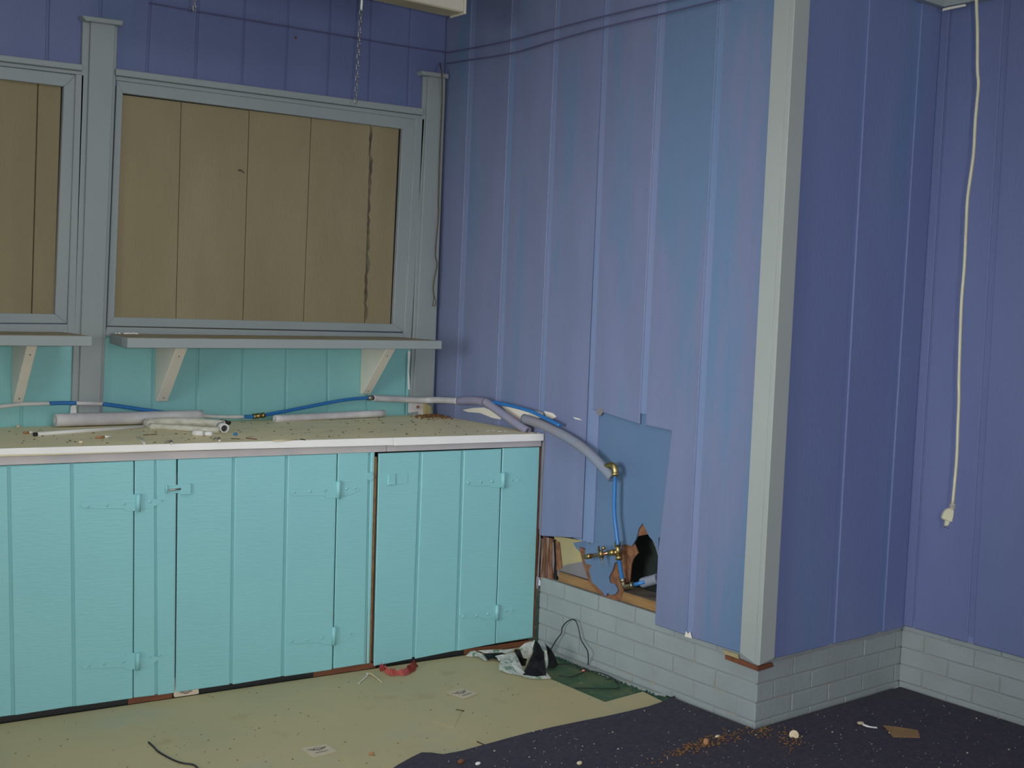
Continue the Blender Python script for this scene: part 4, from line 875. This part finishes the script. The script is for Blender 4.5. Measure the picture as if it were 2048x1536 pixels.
tag(MB().ball(FC(1435, 1472.5, .004), .008, (1.6, .8, .6), 7, 5).build('pale_chip', M['ivory'], None, 0, FC(1435, 1472.5)), 'pale tan chip on the carpet beside the orange-brown lump', 'crumb')
tag(MB().ball(FC(922, 1523, .006), .010, (1.4, .8, .8), 7, 5).build('brown_leaf', M['rustwood'], None, 0, FC(922, 1523)), 'reddish brown leaf scrap on the carpet near its front edge', 'leaf')
tag(MB().ball(FC(956, 1527, .005), .008, (1.4, .8, .7), 7, 5).build('white_chip', M['plastic'], None, 0, FC(956, 1527)), 'white chip on the carpet right of the reddish leaf scrap', 'crumb')
tag(MB().ball(FC(1159, 1526, .005), .009, (1.2, .9, .7), 7, 5).build('tan_chip', M['ivory'], None, 0, FC(1159, 1526)), 'tan chip on the carpet at the bottom of the frame', 'crumb')
def inside(x, y, poly):
    c = False; n = len(poly)
    for i in range(n):
        a, b = poly[i], poly[i-1]
        if (a.y > y) != (b.y > y) and x < (b.x-a.x)*(y-a.y)/(b.y-a.y)+a.x: c = not c
    return c
mb = MB(); k = 0
while k < 270:
    px, py = random.uniform(880, 2040), 1400+140*random.random()**.8; p = FC(px, py)
    if not inside(p.x, p.y, cpts): continue
    s = random.uniform(.0008, .0022) if random.random() < .92 else random.uniform(.0022, .004)
    mb.ball(p+V((0, 0, s*.4)), s, (random.uniform(.8, 1.8), 1, .7), 5, 3); k += 1
tag(mb.build('carpet_crumbs', M['crumbwhite']), 'tiny pale crumbs strewn over the navy carpet', 'crumbs', kind='stuff')
mb = MB(); k = 0
while k < 420:
    if k < 260: px, py = random.gauss(1400, 45), 0; py = 1490-(px-1400)*.28+random.gauss(0, 7)
    elif k < 350: px, py = random.gauss(1578, 16), random.gauss(1480, 12)
    else: px, py = random.gauss(1525, 20), random.gauss(1462, 6)
    p = FC(px, py)
    k += 1
    if not inside(p.x, p.y, cpts): continue
    s = random.uniform(.0012, .0045); mb.ball(p+V((0, 0, s*.3)), s, (1.4, 1, .6), 5, 3)
tag(mb.build('rusty_dirt', M['crumbbrown']), 'streaks of rusty brown dirt on the carpet below the corner post', 'dirt', kind='stuff')
mb = MB(); k = 0
while k < 150:
    px, py = random.uniform(0, 1250), random.uniform(1350, 1535); p = F(px, py)
    if p.y > K0(p.x)-.02 or inside(p.x, p.y, cpts): continue
    s = random.uniform(.0008, .0024); mb.ball(p+V((0, 0, s*.3)), s, (random.uniform(.8, 2), 1, .5), 5, 3); k += 1
tag(mb.build('vinyl_specks', M['crumbdark']), 'dark specks and grit scattered over the olive vinyl', 'dirt', kind='stuff')
for (x0, y0, x1, y1, lb) in ((912, 1419.5, 928, 1422, 'dark brown splinter on the vinyl below the lone coaster'), (1247, 1425, 1259, 1428, 'dark splinter on the vinyl near the carpet corner'), (954, 1483, 974, 1492, 'thin dark splinter on the vinyl at the carpet edge')):
    tag(MB().tube([F(x0, y0, .002), F(x1, y1, .002)], .0022, 6).build('splinter_scrap', M['crumbdark'], None, 0, F(x0, y0)), lb, 'splinter')
o = MB().ball(F(743, 1507, .004), .009, (1.2, .6, .5), 7, 4).build('orange_leaf', M['orange'], None, 0, F(743, 1507)); tag(o, 'small orange leaf scrap on the vinyl right of the nearest coaster', 'leaf')
